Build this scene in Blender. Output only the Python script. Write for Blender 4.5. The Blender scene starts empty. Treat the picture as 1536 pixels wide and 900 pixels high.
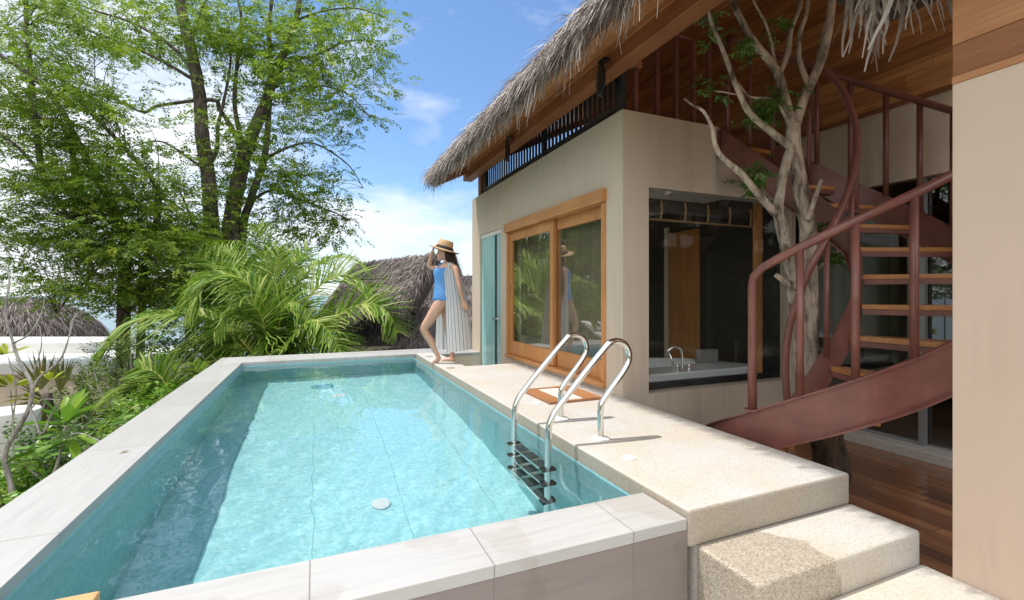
import bpy, bmesh, math, random
import numpy as np
from mathutils import Vector, Matrix

random.seed(7)
RNG = np.random.default_rng(11)
sc = bpy.context.scene
COL = sc.collection
rad = math.radians
PI = math.pi

# ------------------------------------------------------------------ camera numbers (metres, pool coping top is z = 0)
FPX, YAW, CX, CY, CAMZ = 700.17, 0.39980, 768.0, 442.4, 1.0
CF = (math.sin(YAW), math.cos(YAW)); CR = (math.cos(YAW), -math.sin(YAW))
def W(px, py, d):
    """world point seen at photo pixel (px, py) at distance d along the view axis"""
    l = (px - CX) / FPX * d
    return Vector((CF[0]*d + CR[0]*l, CF[1]*d + CR[1]*l, CAMZ - (py - CY) / FPX * d))
def WY(px, py, y):
    dy = CF[1] + CR[1]*(px - CX)/FPX
    return W(px, py, y/dy)
def WX(px, py, x):
    dx = CF[0] + CR[0]*(px - CX)/FPX
    return W(px, py, x/dx)
def WZ(px, py, z):
    return W(px, py, (CAMZ - z) * FPX / (py - CY))

# ------------------------------------------------------------------ node helpers
def newmat(name):
    m = bpy.data.materials.new(name); m.use_nodes = True
    nt = m.node_tree
    return m, nt, nt.nodes['Principled BSDF']
def nd(nt, t, ins=None, **props):
    n = nt.nodes.new(t)
    for k, v in props.items(): setattr(n, k, v)
    for k, v in (ins or {}).items():
        s = n.inputs[k]
        if isinstance(v, bpy.types.NodeSocket): nt.links.new(v, s)
        else: s.default_value = v
    return n
def c4(c): return (c[0], c[1], c[2], 1.0)
def ramp(nt, fac, stops, interp='LINEAR'):
    n = nd(nt, 'ShaderNodeValToRGB'); n.color_ramp.interpolation = interp
    e = n.color_ramp.elements
    while len(e) < len(stops): e.new(0.5)
    for i, (p, c) in enumerate(stops):
        e[i].position = p; e[i].color = c4(c) if not isinstance(c, float) else (c, c, c, 1)
    nt.links.new(fac, n.inputs[0]); return n.outputs[0]
def mix(nt, fac, a, b, blend='MIX'):
    n = nd(nt, 'ShaderNodeMix', data_type='RGBA', blend_type=blend)
    for s, v in ((n.inputs[0], fac), (n.inputs[6], a), (n.inputs[7], b)):
        if isinstance(v, bpy.types.NodeSocket): nt.links.new(v, s)
        elif isinstance(v, (int, float)): s.default_value = v
        else: s.default_value = c4(v)
    return n.outputs[2]
def math_(nt, op, a, b=0.0, clamp=False):
    n = nd(nt, 'ShaderNodeMath', operation=op, use_clamp=clamp)
    for i, v in enumerate((a, b)):
        if isinstance(v, bpy.types.NodeSocket): nt.links.new(v, n.inputs[i])
        else: n.inputs[i].default_value = v
    return n.outputs[0]
def pos(nt): return nd(nt, 'ShaderNodeNewGeometry').outputs['Position']
def scaled(nt, vec, s):
    return nd(nt, 'ShaderNodeMapping', {'Vector': vec, 'Scale': s}).outputs[0]
def noise(nt, vec, scale, detail=4, rough=0.5, dist=0.0):
    return nd(nt, 'ShaderNodeTexNoise', {'Vector': vec, 'Scale': scale, 'Detail': detail, 'Roughness': rough, 'Distortion': dist}).outputs[0]
def bump(nt, bs, h, strength=0.3, dist=0.01):
    b = nd(nt, 'ShaderNodeBump', {'Height': h, 'Strength': strength, 'Distance': dist})
    nt.links.new(b.outputs[0], bs.inputs['Normal'])
def simple(name, col, rough=0.5, metal=0.0, var=0.0, vs=6.0, bmp=0.0, bs_=60.0):
    m, nt, b = newmat(name)
    b.inputs['Roughness'].default_value = rough; b.inputs['Metallic'].default_value = metal
    if var:
        n = noise(nt, pos(nt), vs, 5, 0.6)
        dark = tuple(c*(1-var) for c in col); lite = tuple(min(1, c*(1+var)) for c in col)
        nt.links.new(ramp(nt, n, [(0.3, dark), (0.7, lite)]), b.inputs['Base Color'])
    else: b.inputs['Base Color'].default_value = c4(col)
    if bmp: bump(nt, b, noise(nt, pos(nt), bs_, 4), bmp, 0.005)
    return m

M = {}
# painted render, very slightly uneven
def paint(name, col):
    m, nt, b = newmat(name); p = pos(nt)
    n = noise(nt, p, 1.1, 5, 0.55); n2 = noise(nt, scaled(nt, p, (7, 7, 0.6)), 1.0, 3)
    a = mix(nt, n, tuple(c*0.91 for c in col), tuple(c*1.06 for c in col))
    a = mix(nt, math_(nt, 'MULTIPLY', math_(nt, 'SUBTRACT', n2, 0.52, True), 1.5, True), a, tuple(c*0.66 for c in col))
    nt.links.new(a, b.inputs['Base Color']); b.inputs['Roughness'].default_value = 0.75
    bump(nt, b, noise(nt, p, 170, 3), 0.12, 0.003); return m
M['wall'] = paint('wall_paint', (0.62, 0.515, 0.41))
M['wall2'] = paint('wall_paint_pale', (0.70, 0.59, 0.46))
M['pier'] = paint('pier_paint', (0.63, 0.48, 0.375))
M['white'] = simple('white_paint', (0.74, 0.73, 0.70), 0.6, 0, 0.06, 1.5)

def terrazzo(name, base, wet=None):
    m, nt, b = newmat(name); p = pos(nt)
    v = nd(nt, 'ShaderNodeTexVoronoi', {'Vector': p, 'Scale': 190.0}, feature='F1')
    spk = nd(nt, 'ShaderNodeSeparateColor', {0: v.outputs['Color']}).outputs[0]
    c = ramp(nt, spk, [(0.0, tuple(x*0.74 for x in base)), (0.2, tuple(x*0.92 for x in base)), (0.6, base), (1.0, tuple(min(1, x*1.10) for x in base))])
    big = noise(nt, p, 2.2, 6, 0.6)
    c = mix(nt, ramp(nt, big, [(0.38, 0.0), (0.66, 1.0)]), c, (0.97, 0.9, 0.80), 'MULTIPLY')
    rgh = 0.7
    if wet:      # a damp stain with a crisp wandering edge
        x, y = wet
        sx = nd(nt, 'ShaderNodeSeparateXYZ', {0: p})
        w = math_(nt, 'ADD', sx.outputs[0], math_(nt, 'MULTIPLY', math_(nt, 'SUBTRACT', noise(nt, p, 5.5, 3), 0.5), 0.25))
        w = math_(nt, 'ADD', w, math_(nt, 'MULTIPLY', math_(nt, 'SUBTRACT', sx.outputs[1], y), 0.35))
        k = ramp(nt, math_(nt, 'SUBTRACT', w, x - 0.5), [(0.485, 1.0), (0.5, 0.0)])
        col2 = ramp(nt, spk, [(0.0, (0.15, 0.115, 0.08)), (0.3, (0.265, 0.21, 0.145)), (0.65, (0.36, 0.30, 0.215)), (1.0, (0.48, 0.42, 0.34))])
        c = mix(nt, math_(nt, 'MULTIPLY', k, 0.66), c, col2)
        rgh = math_(nt, 'SUBTRACT', 0.7, math_(nt, 'MULTIPLY', k, 0.25))
    nt.links.new(c, b.inputs['Base Color'])
    if isinstance(rgh, float): b.inputs['Roughness'].default_value = rgh
    else: nt.links.new(rgh, b.inputs['Roughness'])
    bump(nt, b, noise(nt, p, 260, 3), 0.35, 0.004); return m
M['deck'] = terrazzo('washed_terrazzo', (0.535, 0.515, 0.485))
M['riser'] = terrazzo('shaded_aggregate', (0.40, 0.36, 0.305))  # coarser aggregate on the deck sides, darkened further to paint in their shade
M['step'] = terrazzo('washed_terrazzo_damp', (0.53, 0.508, 0.475), (2.03, 1.45))

def coping(name, base, x0, pitch, axis):
    """pale wood-look stone tile; joints every pitch metres"""
    m, nt, b = newmat(name); p = pos(nt)
    st = (2.0, 26, 20) if axis == 0 else (26, 2.0, 20)
    n = noise(nt, scaled(nt, p, st), 1.0, 5, 0.6, 0.6)
    c = ramp(nt, n, [(0.3, tuple(x*0.90 for x in base)), (0.5, base), (0.72, tuple(min(1, x*1.06) for x in base))])
    s = nd(nt, 'ShaderNodeSeparateXYZ', {0: p}).outputs[axis]
    t = math_(nt, 'DIVIDE', math_(nt, 'SUBTRACT', s, x0), pitch)
    fr = math_(nt, 'FRACT', math_(nt, 'ADD', t, 40.0))
    wn = nd(nt, 'ShaderNodeTexWhiteNoise', {'W': math_(nt, 'FLOOR', math_(nt, 'ADD', t, 40.0))}, noise_dimensions='1D').outputs[0]
    c = mix(nt, wn, c, mix(nt, 1.0, c, (0.90, 0.88, 0.86), 'MULTIPLY'))
    damp = ramp(nt, noise(nt, p, 2.3, 2), [(0.56, 0.0), (0.575, 1.0)])
    c = mix(nt, math_(nt, 'MULTIPLY', damp, 0.38 if axis == 0 else 0.0), c, mix(nt, 1.0, c, (0.80, 0.74, 0.68), 'MULTIPLY'))
    e = 0.0045 / pitch
    j = math_(nt, 'MAXIMUM', math_(nt, 'LESS_THAN', fr, e), math_(nt, 'GREATER_THAN', fr, 1 - e*0.2))
    c = mix(nt, math_(nt, 'MULTIPLY', j, 0.7), c, (0.16, 0.14, 0.13))
    nt.links.new(c, b.inputs['Base Color']); b.inputs['Roughness'].default_value = 0.42
    bump(nt, b, n, 0.06, 0.004); return m
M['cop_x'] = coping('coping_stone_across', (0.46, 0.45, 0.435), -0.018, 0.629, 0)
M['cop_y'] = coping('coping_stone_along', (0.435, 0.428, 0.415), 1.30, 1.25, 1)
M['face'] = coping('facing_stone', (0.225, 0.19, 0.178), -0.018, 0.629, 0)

def pooltile(name='pool_tile', k_=1.0):
    m, nt, b = newmat(name); p = pos(nt)
    br = nd(nt, 'ShaderNodeTexVoronoi', {'Vector': p, 'Scale': 42.0}, feature='F1')
    r = nd(nt, 'ShaderNodeSeparateColor', {0: br.outputs['Color']}).outputs[0]
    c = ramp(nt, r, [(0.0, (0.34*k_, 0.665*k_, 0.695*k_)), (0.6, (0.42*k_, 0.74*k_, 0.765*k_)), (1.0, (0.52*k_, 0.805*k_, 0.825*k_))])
    s = nd(nt, 'ShaderNodeSeparateXYZ', {0: p})
    for k, (o, off, pit) in enumerate(((0, -0.018, 0.629), (1, 1.93, 2.0))):
        fr = math_(nt, 'FRACT', math_(nt, 'ADD', math_(nt, 'DIVIDE', math_(nt, 'SUBTRACT', s.outputs[o], off), pit), 40.0))
        j = math_(nt, 'LESS_THAN', fr, 0.0045/pit)
        c = mix(nt, math_(nt, 'MULTIPLY', j, 0.6 if k == 0 else 0.3), c, (0.06, 0.22, 0.25))
    nt.links.new(c, b.inputs['Base Color']); b.inputs['Roughness'].default_value = 0.4; return m
M['pool'] = pooltile(); M['pool_side'] = pooltile('pool_tile_shaded', 0.76)  # side tile is the floor tile darkened, with wall shade in its colour

def water():
    m, nt, b = newmat('pool_water'); nt.nodes.remove(b)
    g = nd(nt, 'ShaderNodeBsdfGlass', {'Color': (0.93, 0.99, 1.0, 1), 'Roughness': 0.0, 'IOR': 1.333})
    nt.links.new(g.outputs[0], nt.nodes['Material Output'].inputs[0]); return m
M['water'] = water()

def glass(name, tint, rough=0.0, boost=1.0, ior=1.5):
    m, nt, b = newmat(name); nt.nodes.remove(b)
    fr = nd(nt, 'ShaderNodeFresnel', {'IOR': ior})
    bf = nd(nt, 'ShaderNodeNewGeometry').outputs['Backfacing']      # only the outer face of the sheet reflects
    f = math_(nt, 'MULTIPLY', math_(nt, 'MULTIPLY', fr.outputs[0], boost, True), math_(nt, 'SUBTRACT', 1.0, bf))
    gl = nd(nt, 'ShaderNodeBsdfGlossy', {'Color': (1, 1, 1, 1), 'Roughness': rough})
    tr = nd(nt, 'ShaderNodeBsdfTransparent', {'Color': c4(tint)})
    mx = nd(nt, 'ShaderNodeMixShader', {0: f, 1: tr.outputs[0], 2: gl.outputs[0]})
    nt.links.new(mx.outputs[0], nt.nodes['Material Output'].inputs[0]); return m
M['glass'] = glass('window_glass', (0.93, 0.93, 0.90), 0.0, 3.2)
M['glass_dark'] = glass('bath_glass', (0.97, 0.98, 0.98), 0.0, 1.2)
M['glass_door'] = glass('door_glass', (0.80, 0.82, 0.81), 0.0, 3.0)
def frosted():
    m, nt, b = newmat('teal_frosted_glass'); p = pos(nt)
    n = noise(nt, scaled(nt, p, (1, 4, 0.6)), 2.0, 3)
    nt.links.new(ramp(nt, n, [(0.3, (0.30, 0.57, 0.58)), (0.7, (0.42, 0.67, 0.68))]), b.inputs['Base Color'])
    b.inputs['Roughness'].default_value = 0.22; return m
M['frost'] = frosted()

def wood(name, a, b_, axis, rough=0.45, sc_=1.0, coat=0.0):
    """plain timber with grain along axis"""
    m, nt, b = newmat(name); p = pos(nt)
    st = [22*sc_]*3; st[axis] = 1.3*sc_
    n = noise(nt, scaled(nt, p, tuple(st)), 1.0, 6, 0.6, 1.2)
    n2 = noise(nt, p, 1.7, 3)
    c = ramp(nt, n, [(0.25, a), (0.7, b_)])
    c = mix(nt, ramp(nt, n2, [(0.35, 0.0), (0.7, 0.5)]), c, tuple(x*0.72 for x in a))
    nt.links.new(c, b.inputs['Base Color']); b.inputs['Roughness'].default_value = rough
    b.inputs['Coat Weight'].default_value = coat; b.inputs['Coat Roughness'].default_value = 0.15
    bump(nt, b, n, 0.12, 0.003); return m
M['frame_y'] = wood('teak_frame', (0.47, 0.19, 0.06), (0.68, 0.33, 0.12), 1, 0.4)
M['frame_z'] = wood('teak_frame_upright', (0.47, 0.19, 0.06), (0.68, 0.33, 0.12), 2, 0.4)
M['beam'] = wood('beam_timber', (0.21, 0.075, 0.028), (0.36, 0.145, 0.055), 1, 0.5)
M['beam_lite'] = wood('beam_timber_pale', (0.34, 0.135, 0.05), (0.52, 0.245, 0.105), 1, 0.5)
M['post'] = wood('post_timber', (0.24, 0.085, 0.035), (0.38, 0.15, 0.06), 2, 0.5)
M['tread'] = wood('tread_timber', (0.40, 0.15, 0.04), (0.62, 0.28, 0.09), 0, 0.32, 1.0, 0.3)
M['door_wood'] = wood('door_timber', (0.40, 0.16, 0.04), (0.58, 0.26, 0.08), 2, 0.4)
M['mat_wood'] = wood('mat_timber', (0.26, 0.10, 0.04), (0.48, 0.22, 0.09), 1, 0.55)
M['tray'] = wood('tray_timber', (0.52, 0.28, 0.11), (0.72, 0.45, 0.21), 0, 0.5)

def planks(name, tones, ua, va, w, l, rough, gap=0.004, coat=0.0):
    """boards running along axis ua, stacked along axis va, random tone for each board"""
    m, nt, b = newmat(name); p = pos(nt)
    s = nd(nt, 'ShaderNodeSeparateXYZ', {0: p})
    u, v = s.outputs[ua], s.outputs[va]
    row = math_(nt, 'FLOOR', math_(nt, 'DIVIDE', math_(nt, 'ADD', v, 50.0), w))
    wn = nd(nt, 'ShaderNodeTexWhiteNoise', {'W': row}, noise_dimensions='1D').outputs[0]
    uu = math_(nt, 'DIVIDE', math_(nt, 'ADD', math_(nt, 'ADD', u, 50.0), math_(nt, 'MULTIPLY', wn, 7.3)), l)
    cell = math_(nt, 'FLOOR', uu)
    cv = nd(nt, 'ShaderNodeCombineXYZ', {0: row, 1: cell})
    rn = nd(nt, 'ShaderNodeTexWhiteNoise', {'Vector': cv.outputs[0]}, noise_dimensions='2D').outputs[0]
    st = [24.0]*3; st[ua] = 1.5
    g = noise(nt, scaled(nt, p, tuple(st)), 1.0, 6, 0.62, 0.8)
    k = len(tones)
    c = ramp(nt, rn, [(i/(k-1), t) for i, t in enumerate(tones)])
    c = mix(nt, 1.0, c, ramp(nt, g, [(0.3, 0.62), (0.7, 1.25)]), 'MULTIPLY')
    fv = math_(nt, 'FRACT', math_(nt, 'DIVIDE', math_(nt, 'ADD', v, 50.0), w))
    fu = math_(nt, 'FRACT', uu)
    j = math_(nt, 'MAXIMUM', math_(nt, 'LESS_THAN', fv, gap/w), math_(nt, 'LESS_THAN', fu, gap*0.7/l))
    c = mix(nt, math_(nt, 'MULTIPLY', j, 0.8), c, (0.02, 0.01, 0.007))
    nt.links.new(c, b.inputs['Base Color']); b.inputs['Roughness'].default_value = rough
    b.inputs['Coat Weight'].default_value = coat; b.inputs['Coat Roughness'].default_value = 0.12
    bump(nt, b, math_(nt, 'SUBTRACT', math_(nt, 'MULTIPLY', g, 0.25), j), 0.3, 0.004); return m
WT = [(0.36, 0.145, 0.056), (0.58, 0.275, 0.105), (0.69, 0.37, 0.15), (0.45, 0.19, 0.075), (0.62, 0.30, 0.11)]
M['clad'] = planks('plank_cladding', WT, 1, 2, 0.115, 1.3, 0.42)
M['soffit'] = planks('plank_soffit', WT, 1, 0, 0.12, 1.5, 0.45)
M['floor'] = planks('plank_floor', [(0.15, 0.058, 0.029), (0.37, 0.15, 0.062), (0.25, 0.095, 0.043), (0.45, 0.20, 0.088)], 1, 0, 0.115, 1.1, 0.22, 0.004, 0.3)
M['floor_in'] = planks('plank_floor_inside', [(0.09, 0.055, 0.035), (0.13, 0.08, 0.05)], 1, 0, 0.12, 1.2, 0.3)

M['steel'] = simple('brown_paint_steel', (0.20, 0.078, 0.061), 0.33, 0.0, 0.24, 5.0, 0.05, 30)
M['black'] = simple('charcoal_paint', (0.022, 0.028, 0.034), 0.42)
M['blackm'] = simple('black_plastic', (0.01, 0.01, 0.011), 0.4)
M['inox'] = simple('polished_inox', (0.70, 0.69, 0.66), 0.13, 1.0)
M['chrome'] = simple('chrome', (0.8, 0.8, 0.8), 0.06, 1.0)
M['alu'] = simple('aluminium_frame', (0.36, 0.37, 0.38), 0.4, 0.6)
M['tub'] = simple('white_acrylic', (0.84, 0.87, 0.88), 0.15)
m, nt, b = newmat('sheer_curtain')
b.inputs['Base Color'].default_value = (0.44, 0.39, 0.30, 1); b.inputs['Roughness'].default_value = 0.9
mx = nd(nt, 'ShaderNodeMixShader', {0: 0.6, 1: b.outputs[0], 2: nd(nt, 'ShaderNodeBsdfTranslucent', {'Color': (0.88, 0.84, 0.76, 1)}).outputs[0]}); nt.links.new(mx.outputs[0], nt.nodes['Material Output'].inputs[0])
M['curtain'] = m
M['tile_in'] = simple('bathroom_tile', (0.55, 0.53, 0.50), 0.4)
M['ceiling'] = simple('white_ceiling', (0.82, 0.81, 0.78), 0.8)
M['teal_p'] = simple('teal_plastic', (0.10, 0.38, 0.46), 0.4)
M['added_hill'] = simple('added_hill_green', (0.06, 0.09, 0.03), 0.95, 0, 0.6, 0.9, 1.0, 1.2)
M['darkstone'] = simple('dark_pebble_stone', (0.028, 0.026, 0.025), 0.55, 0, 0.7, 26.0, 0.5, 30)
M['dark'] = simple('dark_interior', (0.06, 0.05, 0.042), 0.8)
M['intwall'] = simple('interior_wall', (0.20, 0.175, 0.14), 0.8)
M['pillow'] = simple('grey_headrest', (0.24, 0.23, 0.22), 0.5)
M['bamboo'] = simple('bamboo_cane', (0.33, 0.19, 0.085), 0.5, 0, 0.3, 30)
M['plastic_w'] = simple('white_plastic', (0.78, 0.77, 0.74), 0.35)
M['plastic_g'] = simple('grey_plastic', (0.30, 0.30, 0.29), 0.5)
M['grip'] = simple('grey_step_tread', (0.045, 0.055, 0.06), 0.5)
M['rock'] = simple('sandy_rock', (0.50, 0.39, 0.26), 0.85, 0, 0.3, 9, 0.5, 20)
M['soil'] = simple('garden_soil', (0.13, 0.095, 0.06), 0.95, 0, 0.4, 3, 0.6, 12)
M['sea'] = simple('sea_water', (0.06, 0.16, 0.20), 0.25, 0, 0.15, 0.02)
M['matcloth'] = simple('mat_canvas', (0.66, 0.60, 0.52), 0.85, 0, 0.14, 12, 0.3, 200)

def rndmat(name, stops, rough=0.6, trans=0.0, spec=0.3):
    """colour drawn from a ramp by the random number stored on each leaf or strand"""
    m, nt, b = newmat(name)
    at = nd(nt, 'ShaderNodeAttribute', attribute_name='rnd').outputs['Fac']
    c = ramp(nt, at, stops)
    nt.links.new(c, b.inputs['Base Color']); b.inputs['Roughness'].default_value = rough
    b.inputs['Specular IOR Level'].default_value = spec
    if trans:
        t = nd(nt, 'ShaderNodeBsdfTranslucent', {'Color': c})
        mx = nd(nt, 'ShaderNodeMixShader', {0: trans, 1: b.outputs[0], 2: t.outputs[0]})
        nt.links.new(mx.outputs[0], nt.nodes['Material Output'].inputs[0])
    return m
M['leaf_tree'] = rndmat('feathery_leaf', [(0.0, (0.07, 0.14, 0.014)), (0.5, (0.16, 0.265, 0.022)), (0.85, (0.27, 0.38, 0.032)), (1.0, (0.42, 0.47, 0.045))], 0.5, 0.52)
M['leaf_palm'] = rndmat('palm_leaf', [(0.0, (0.06, 0.135, 0.013)), (0.5, (0.155, 0.295, 0.028)), (0.8, (0.30, 0.43, 0.065)), (1.0, (0.50, 0.56, 0.16))], 0.5, 0.42, 0.28)
M['leaf_plum'] = rndmat('broad_leaf', [(0.0, (0.10, 0.23, 0.025)), (0.6, (0.19, 0.37, 0.035)), (1.0, (0.36, 0.48, 0.06))], 0.35, 0.42, 0.5)
M['leaf_dark'] = rndmat('glossy_dark_leaf', [(0.0, (0.03, 0.09, 0.015)), (0.6, (0.085, 0.19, 0.028)), (1.0, (0.20, 0.30, 0.05))], 0.35, 0.2, 0.5)
M['leaf_yel'] = rndmat('yellow_green_leaf', [(0.0, (0.22, 0.30, 0.02)), (0.6, (0.42, 0.46, 0.03)), (1.0, (0.55, 0.40, 0.04))], 0.4, 0.3, 0.4)
M['leaf_fan'] = rndmat('dry_fan_leaf', [(0.0, (0.10, 0.12, 0.03)), (0.5, (0.16, 0.17, 0.04)), (1.0, (0.28, 0.19, 0.09))], 0.5, 0.2)
M['leaf_shrub'] = rndmat('shrub_leaf', [(0.0, (0.05, 0.10, 0.015)), (0.6, (0.11, 0.19, 0.025)), (1.0, (0.22, 0.30, 0.05))], 0.5, 0.35)
M['thatch'] = rndmat('weathered_thatch', [(0.0, (0.09, 0.065, 0.055)), (0.3, (0.24, 0.19, 0.165)), (0.6, (0.42, 0.36, 0.325)), (0.85, (0.60, 0.545, 0.51)), (1.0, (0.74, 0.70, 0.66))], 0.75, 0.0, 0.2)
M['thatch_old'] = rndmat('old_thatch', [(0.0, (0.075, 0.060, 0.054)), (0.5, (0.20, 0.165, 0.15)), (1.0, (0.36, 0.315, 0.29))], 0.85, 0.0, 0.15)
def barkmat(name, a, b_, s=9, bm=0.7):
    m, nt, b = newmat(name); p = pos(nt)
    n = noise(nt, scaled(nt, p, (1, 1, 0.35)), s, 7, 0.65, 0.6)
    nt.links.new(ramp(nt, n, [(0.36, a), (0.47, tuple((x+y)/2 for x, y in zip(a, b_))), (0.58, b_)]), b.inputs['Base Color'])
    b.inputs['Roughness'].default_value = 0.9; bump(nt, b, n, bm, 0.02); return m
M['bark'] = barkmat('dark_bark', (0.025, 0.02, 0.016), (0.13, 0.10, 0.075))
M['bark_pale'] = barkmat('mottled_bark', (0.075, 0.05, 0.036), (0.50, 0.41, 0.32), 11, 0.9)
M['bark_shaded'] = barkmat('dark_shaded_bark', (0.02, 0.013, 0.009), (0.10, 0.065, 0.04), 14)  # darker copy for the trunk foot, its shade put into the colour
M['bark_grey'] = barkmat('grey_bark', (0.20, 0.18, 0.16), (0.48, 0.44, 0.40), 16, 0.3)
M['rachis'] = simple('palm_midrib', (0.36, 0.36, 0.07), 0.45)

# ------------------------------------------------------------------ mesh helpers
ORG = {}
class MB:
    def __init__(s): s.v, s.f, s.r = [], [], []
    def quad(s, a, b, c, d, r=None):
        i = len(s.v); s.v += [tuple(a), tuple(b), tuple(c), tuple(d)]; s.f.append((i, i+1, i+2, i+3)); s.r.append(r or 0.5)
    def poly(s, pts):
        i = len(s.v); s.v += [tuple(p) for p in pts]; s.f.append(tuple(range(i, i+len(pts)))); s.r.append(0.5)
    def box(s, x0, x1, y0, y1, z0, z1):
        i = len(s.v)
        s.v += [(x0,y0,z0),(x1,y0,z0),(x1,y1,z0),(x0,y1,z0),(x0,y0,z1),(x1,y0,z1),(x1,y1,z1),(x0,y1,z1)]
        for q in ((0,3,2,1),(4,5,6,7),(0,1,5,4),(1,2,6,5),(2,3,7,6),(3,0,4,7)): s.f.append(tuple(i+k for k in q)); s.r.append(0.5)
        return s
    def prism(s, pts, z0, z1):
        n = len(pts); i = len(s.v)
        s.v += [(p[0], p[1], z0) for p in pts] + [(p[0], p[1], z1) for p in pts]
        s.f.append(tuple(i+k for k in reversed(range(n)))); s.f.append(tuple(i+n+k for k in range(n)))
        for k in range(n): s.f.append((i+k, i+(k+1) % n, i+n+(k+1) % n, i+n+k))
        s.r += [0.5]*(n+2); return s
    def loft(s, rings, closed=True, caps=True):
        n = len(rings[0]); i = len(s.v)
        for rg in rings: s.v += [tuple(p) for p in rg]
        for a in range(len(rings)-1):
            for k in range(n if closed else n-1):
                k2 = (k+1) % n
                s.f.append((i+a*n+k, i+a*n+k2, i+(a+1)*n+k2, i+(a+1)*n+k)); s.r.append(0.5)
        if caps and closed:
            s.f.append(tuple(i+k for k in reversed(range(n)))); b = i+(len(rings)-1)*n
            s.f.append(tuple(b+k for k in range(n))); s.r += [0.5, 0.5]
        return s
    def tube(s, pts, r, n=10, caps=True, jit=0.0):
        pts = [Vector(p) for p in pts]; m = len(pts)
        rs = [r]*m if isinstance(r, (int, float)) else list(r)
        t0 = (pts[1]-pts[0]).normalized()
        up = Vector((0, 0, 1)) if abs(t0.z) < 0.9 else Vector((1, 0, 0))
        u = (up - t0*up.dot(t0)).normalized(); rings = []
        for k in range(m):
            t = (pts[min(k+1, m-1)] - pts[max(k-1, 0)])
            t = t.normalized() if t.length > 1e-9 else t0
            u = (u - t*u.dot(t)); u = u.normalized() if u.length > 1e-6 else Vector((1, 0, 0))
            w = t.cross(u)
            rings.append([pts[k] + (u*math.cos(2*PI*a/n) + w*math.sin(2*PI*a/n)) * rs[k] * (1 + (random.uniform(-jit, jit) if jit else 0)) for a in range(n)])
        return s.loft(rings, True, caps)
    def lathe(s, prof, c, n=24, axis=None):
        c = Vector(c); rings = []
        for (r, z) in prof: rings.append([c + Vector((r*math.cos(2*PI*k/n), r*math.sin(2*PI*k/n), z)) for k in range(n)])
        return s.loft(rings, True, True)
    def ball(s, c, rx, ry, rz, n=12):
        c = Vector(c); rings = []
        for a in range(1, n):
            t = PI*a/n; rings.append([c + Vector((rx*math.sin(t)*math.cos(2*PI*k/(2*n)), ry*math.sin(t)*math.sin(2*PI*k/(2*n)), -rz*math.cos(t))) for k in range(2*n)])
        return s.loft(rings, True, True)
    def build(s, name, m, parent=None, smooth=False, bevel=0.0, org=None, fix=False, seg=2, angle=None):
        o = org if parent is None else ORG[parent]
        o = Vector(o if o is not None else (0, 0, 0))
        me = bpy.data.meshes.new(name)
        me.from_pydata([(p[0]-o.x, p[1]-o.y, p[2]-o.z) for p in s.v], [], s.f)
        if any(r != 0.5 for r in s.r):
            at = me.attributes.new('rnd', 'FLOAT', 'FACE'); at.data.foreach_set('value', np.array(s.r, dtype=np.float32))
        if fix:
            bm = bmesh.new(); bm.from_mesh(me); bmesh.ops.recalc_face_normals(bm, faces=bm.faces); bm.to_mesh(me); bm.free()
        ob = bpy.data.objects.new(name, me); COL.objects.link(ob)
        me.materials.append(M[m] if isinstance(m, str) else m)
        if smooth: me.polygons.foreach_set('use_smooth', [True]*len(me.polygons))
        if bevel:
            b = ob.modifiers.new('bevel', 'BEVEL'); b.width = bevel; b.segments = seg; b.limit_method = 'ANGLE'; b.angle_limit = rad(40)
        if parent is not None: ob.parent = parent
        else: ob.location = o
        ORG[ob] = tuple(o); return ob

def np_mesh(name, V, F, R, m, parent=None, org=(0, 0, 0), smooth=False):
    """big quad meshes straight from numpy arrays"""
    o = np.array(ORG[parent] if parent is not None else org, dtype=np.float64)
    V = np.asarray(V, dtype=np.float64).reshape(-1, 3) - o; F = np.asarray(F, dtype=np.int32).reshape(-1, 4)
    me = bpy.data.meshes.new(name)
    me.vertices.add(len(V)); me.vertices.foreach_set('co', V.astype(np.float32).ravel())
    me.loops.add(F.size); me.loops.foreach_set('vertex_index', F.ravel())
    me.polygons.add(len(F)); me.polygons.foreach_set('loop_start', np.arange(0, F.size, 4, dtype=np.int32))
    me.update(calc_edges=True); me.validate()
    at = me.attributes.new('rnd', 'FLOAT', 'FACE'); at.data.foreach_set('value', np.asarray(R, dtype=np.float32))
    if smooth: me.polygons.foreach_set('use_smooth', np.ones(len(F), dtype=bool))
    ob = bpy.data.objects.new(name, me); COL.objects.link(ob); me.materials.append(M[m])
    if parent is not None: ob.parent = parent
    else: ob.location = tuple(o)
    ORG[ob] = tuple(o); return ob
def unit(a): return a / np.maximum(np.linalg.norm(a, axis=-1, keepdims=True), 1e-9)
def leaves(C, D, Nn, L, Wd, droop=0.0, fold=0.0):
    """pointed leaves: base C, direction D, face normal Nn, length L, width Wd; two quads each"""
    C = np.asarray(C, float); D = unit(np.asarray(D, float)); S = unit(np.cross(D, Nn)); U = np.cross(S, D)
    L = np.asarray(L, float).reshape(-1, 1)*np.ones((len(C), 1)); Wd = np.asarray(Wd, float).reshape(-1, 1)*np.ones((len(C), 1))
    dz = np.array([0, 0, -1.0])
    mid = C + D*L*0.45 + dz*droop*L*0.2 + U*fold*Wd*-0.3; tip = C + D*L + dz*droop*L*0.75
    l1 = mid + S*Wd*0.5 + U*fold*Wd; r1 = mid - S*Wd*0.5 + U*fold*Wd
    n = len(C)
    V = np.stack([C, l1, tip, r1, mid], 1).reshape(-1, 3)
    b = np.arange(n)[:, None]*5
    F = np.concatenate([b + np.array([[0, 4, 2, 1]]), b + np.array([[0, 3, 2, 4]])], 1).reshape(-1, 4)
    return V, F
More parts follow.
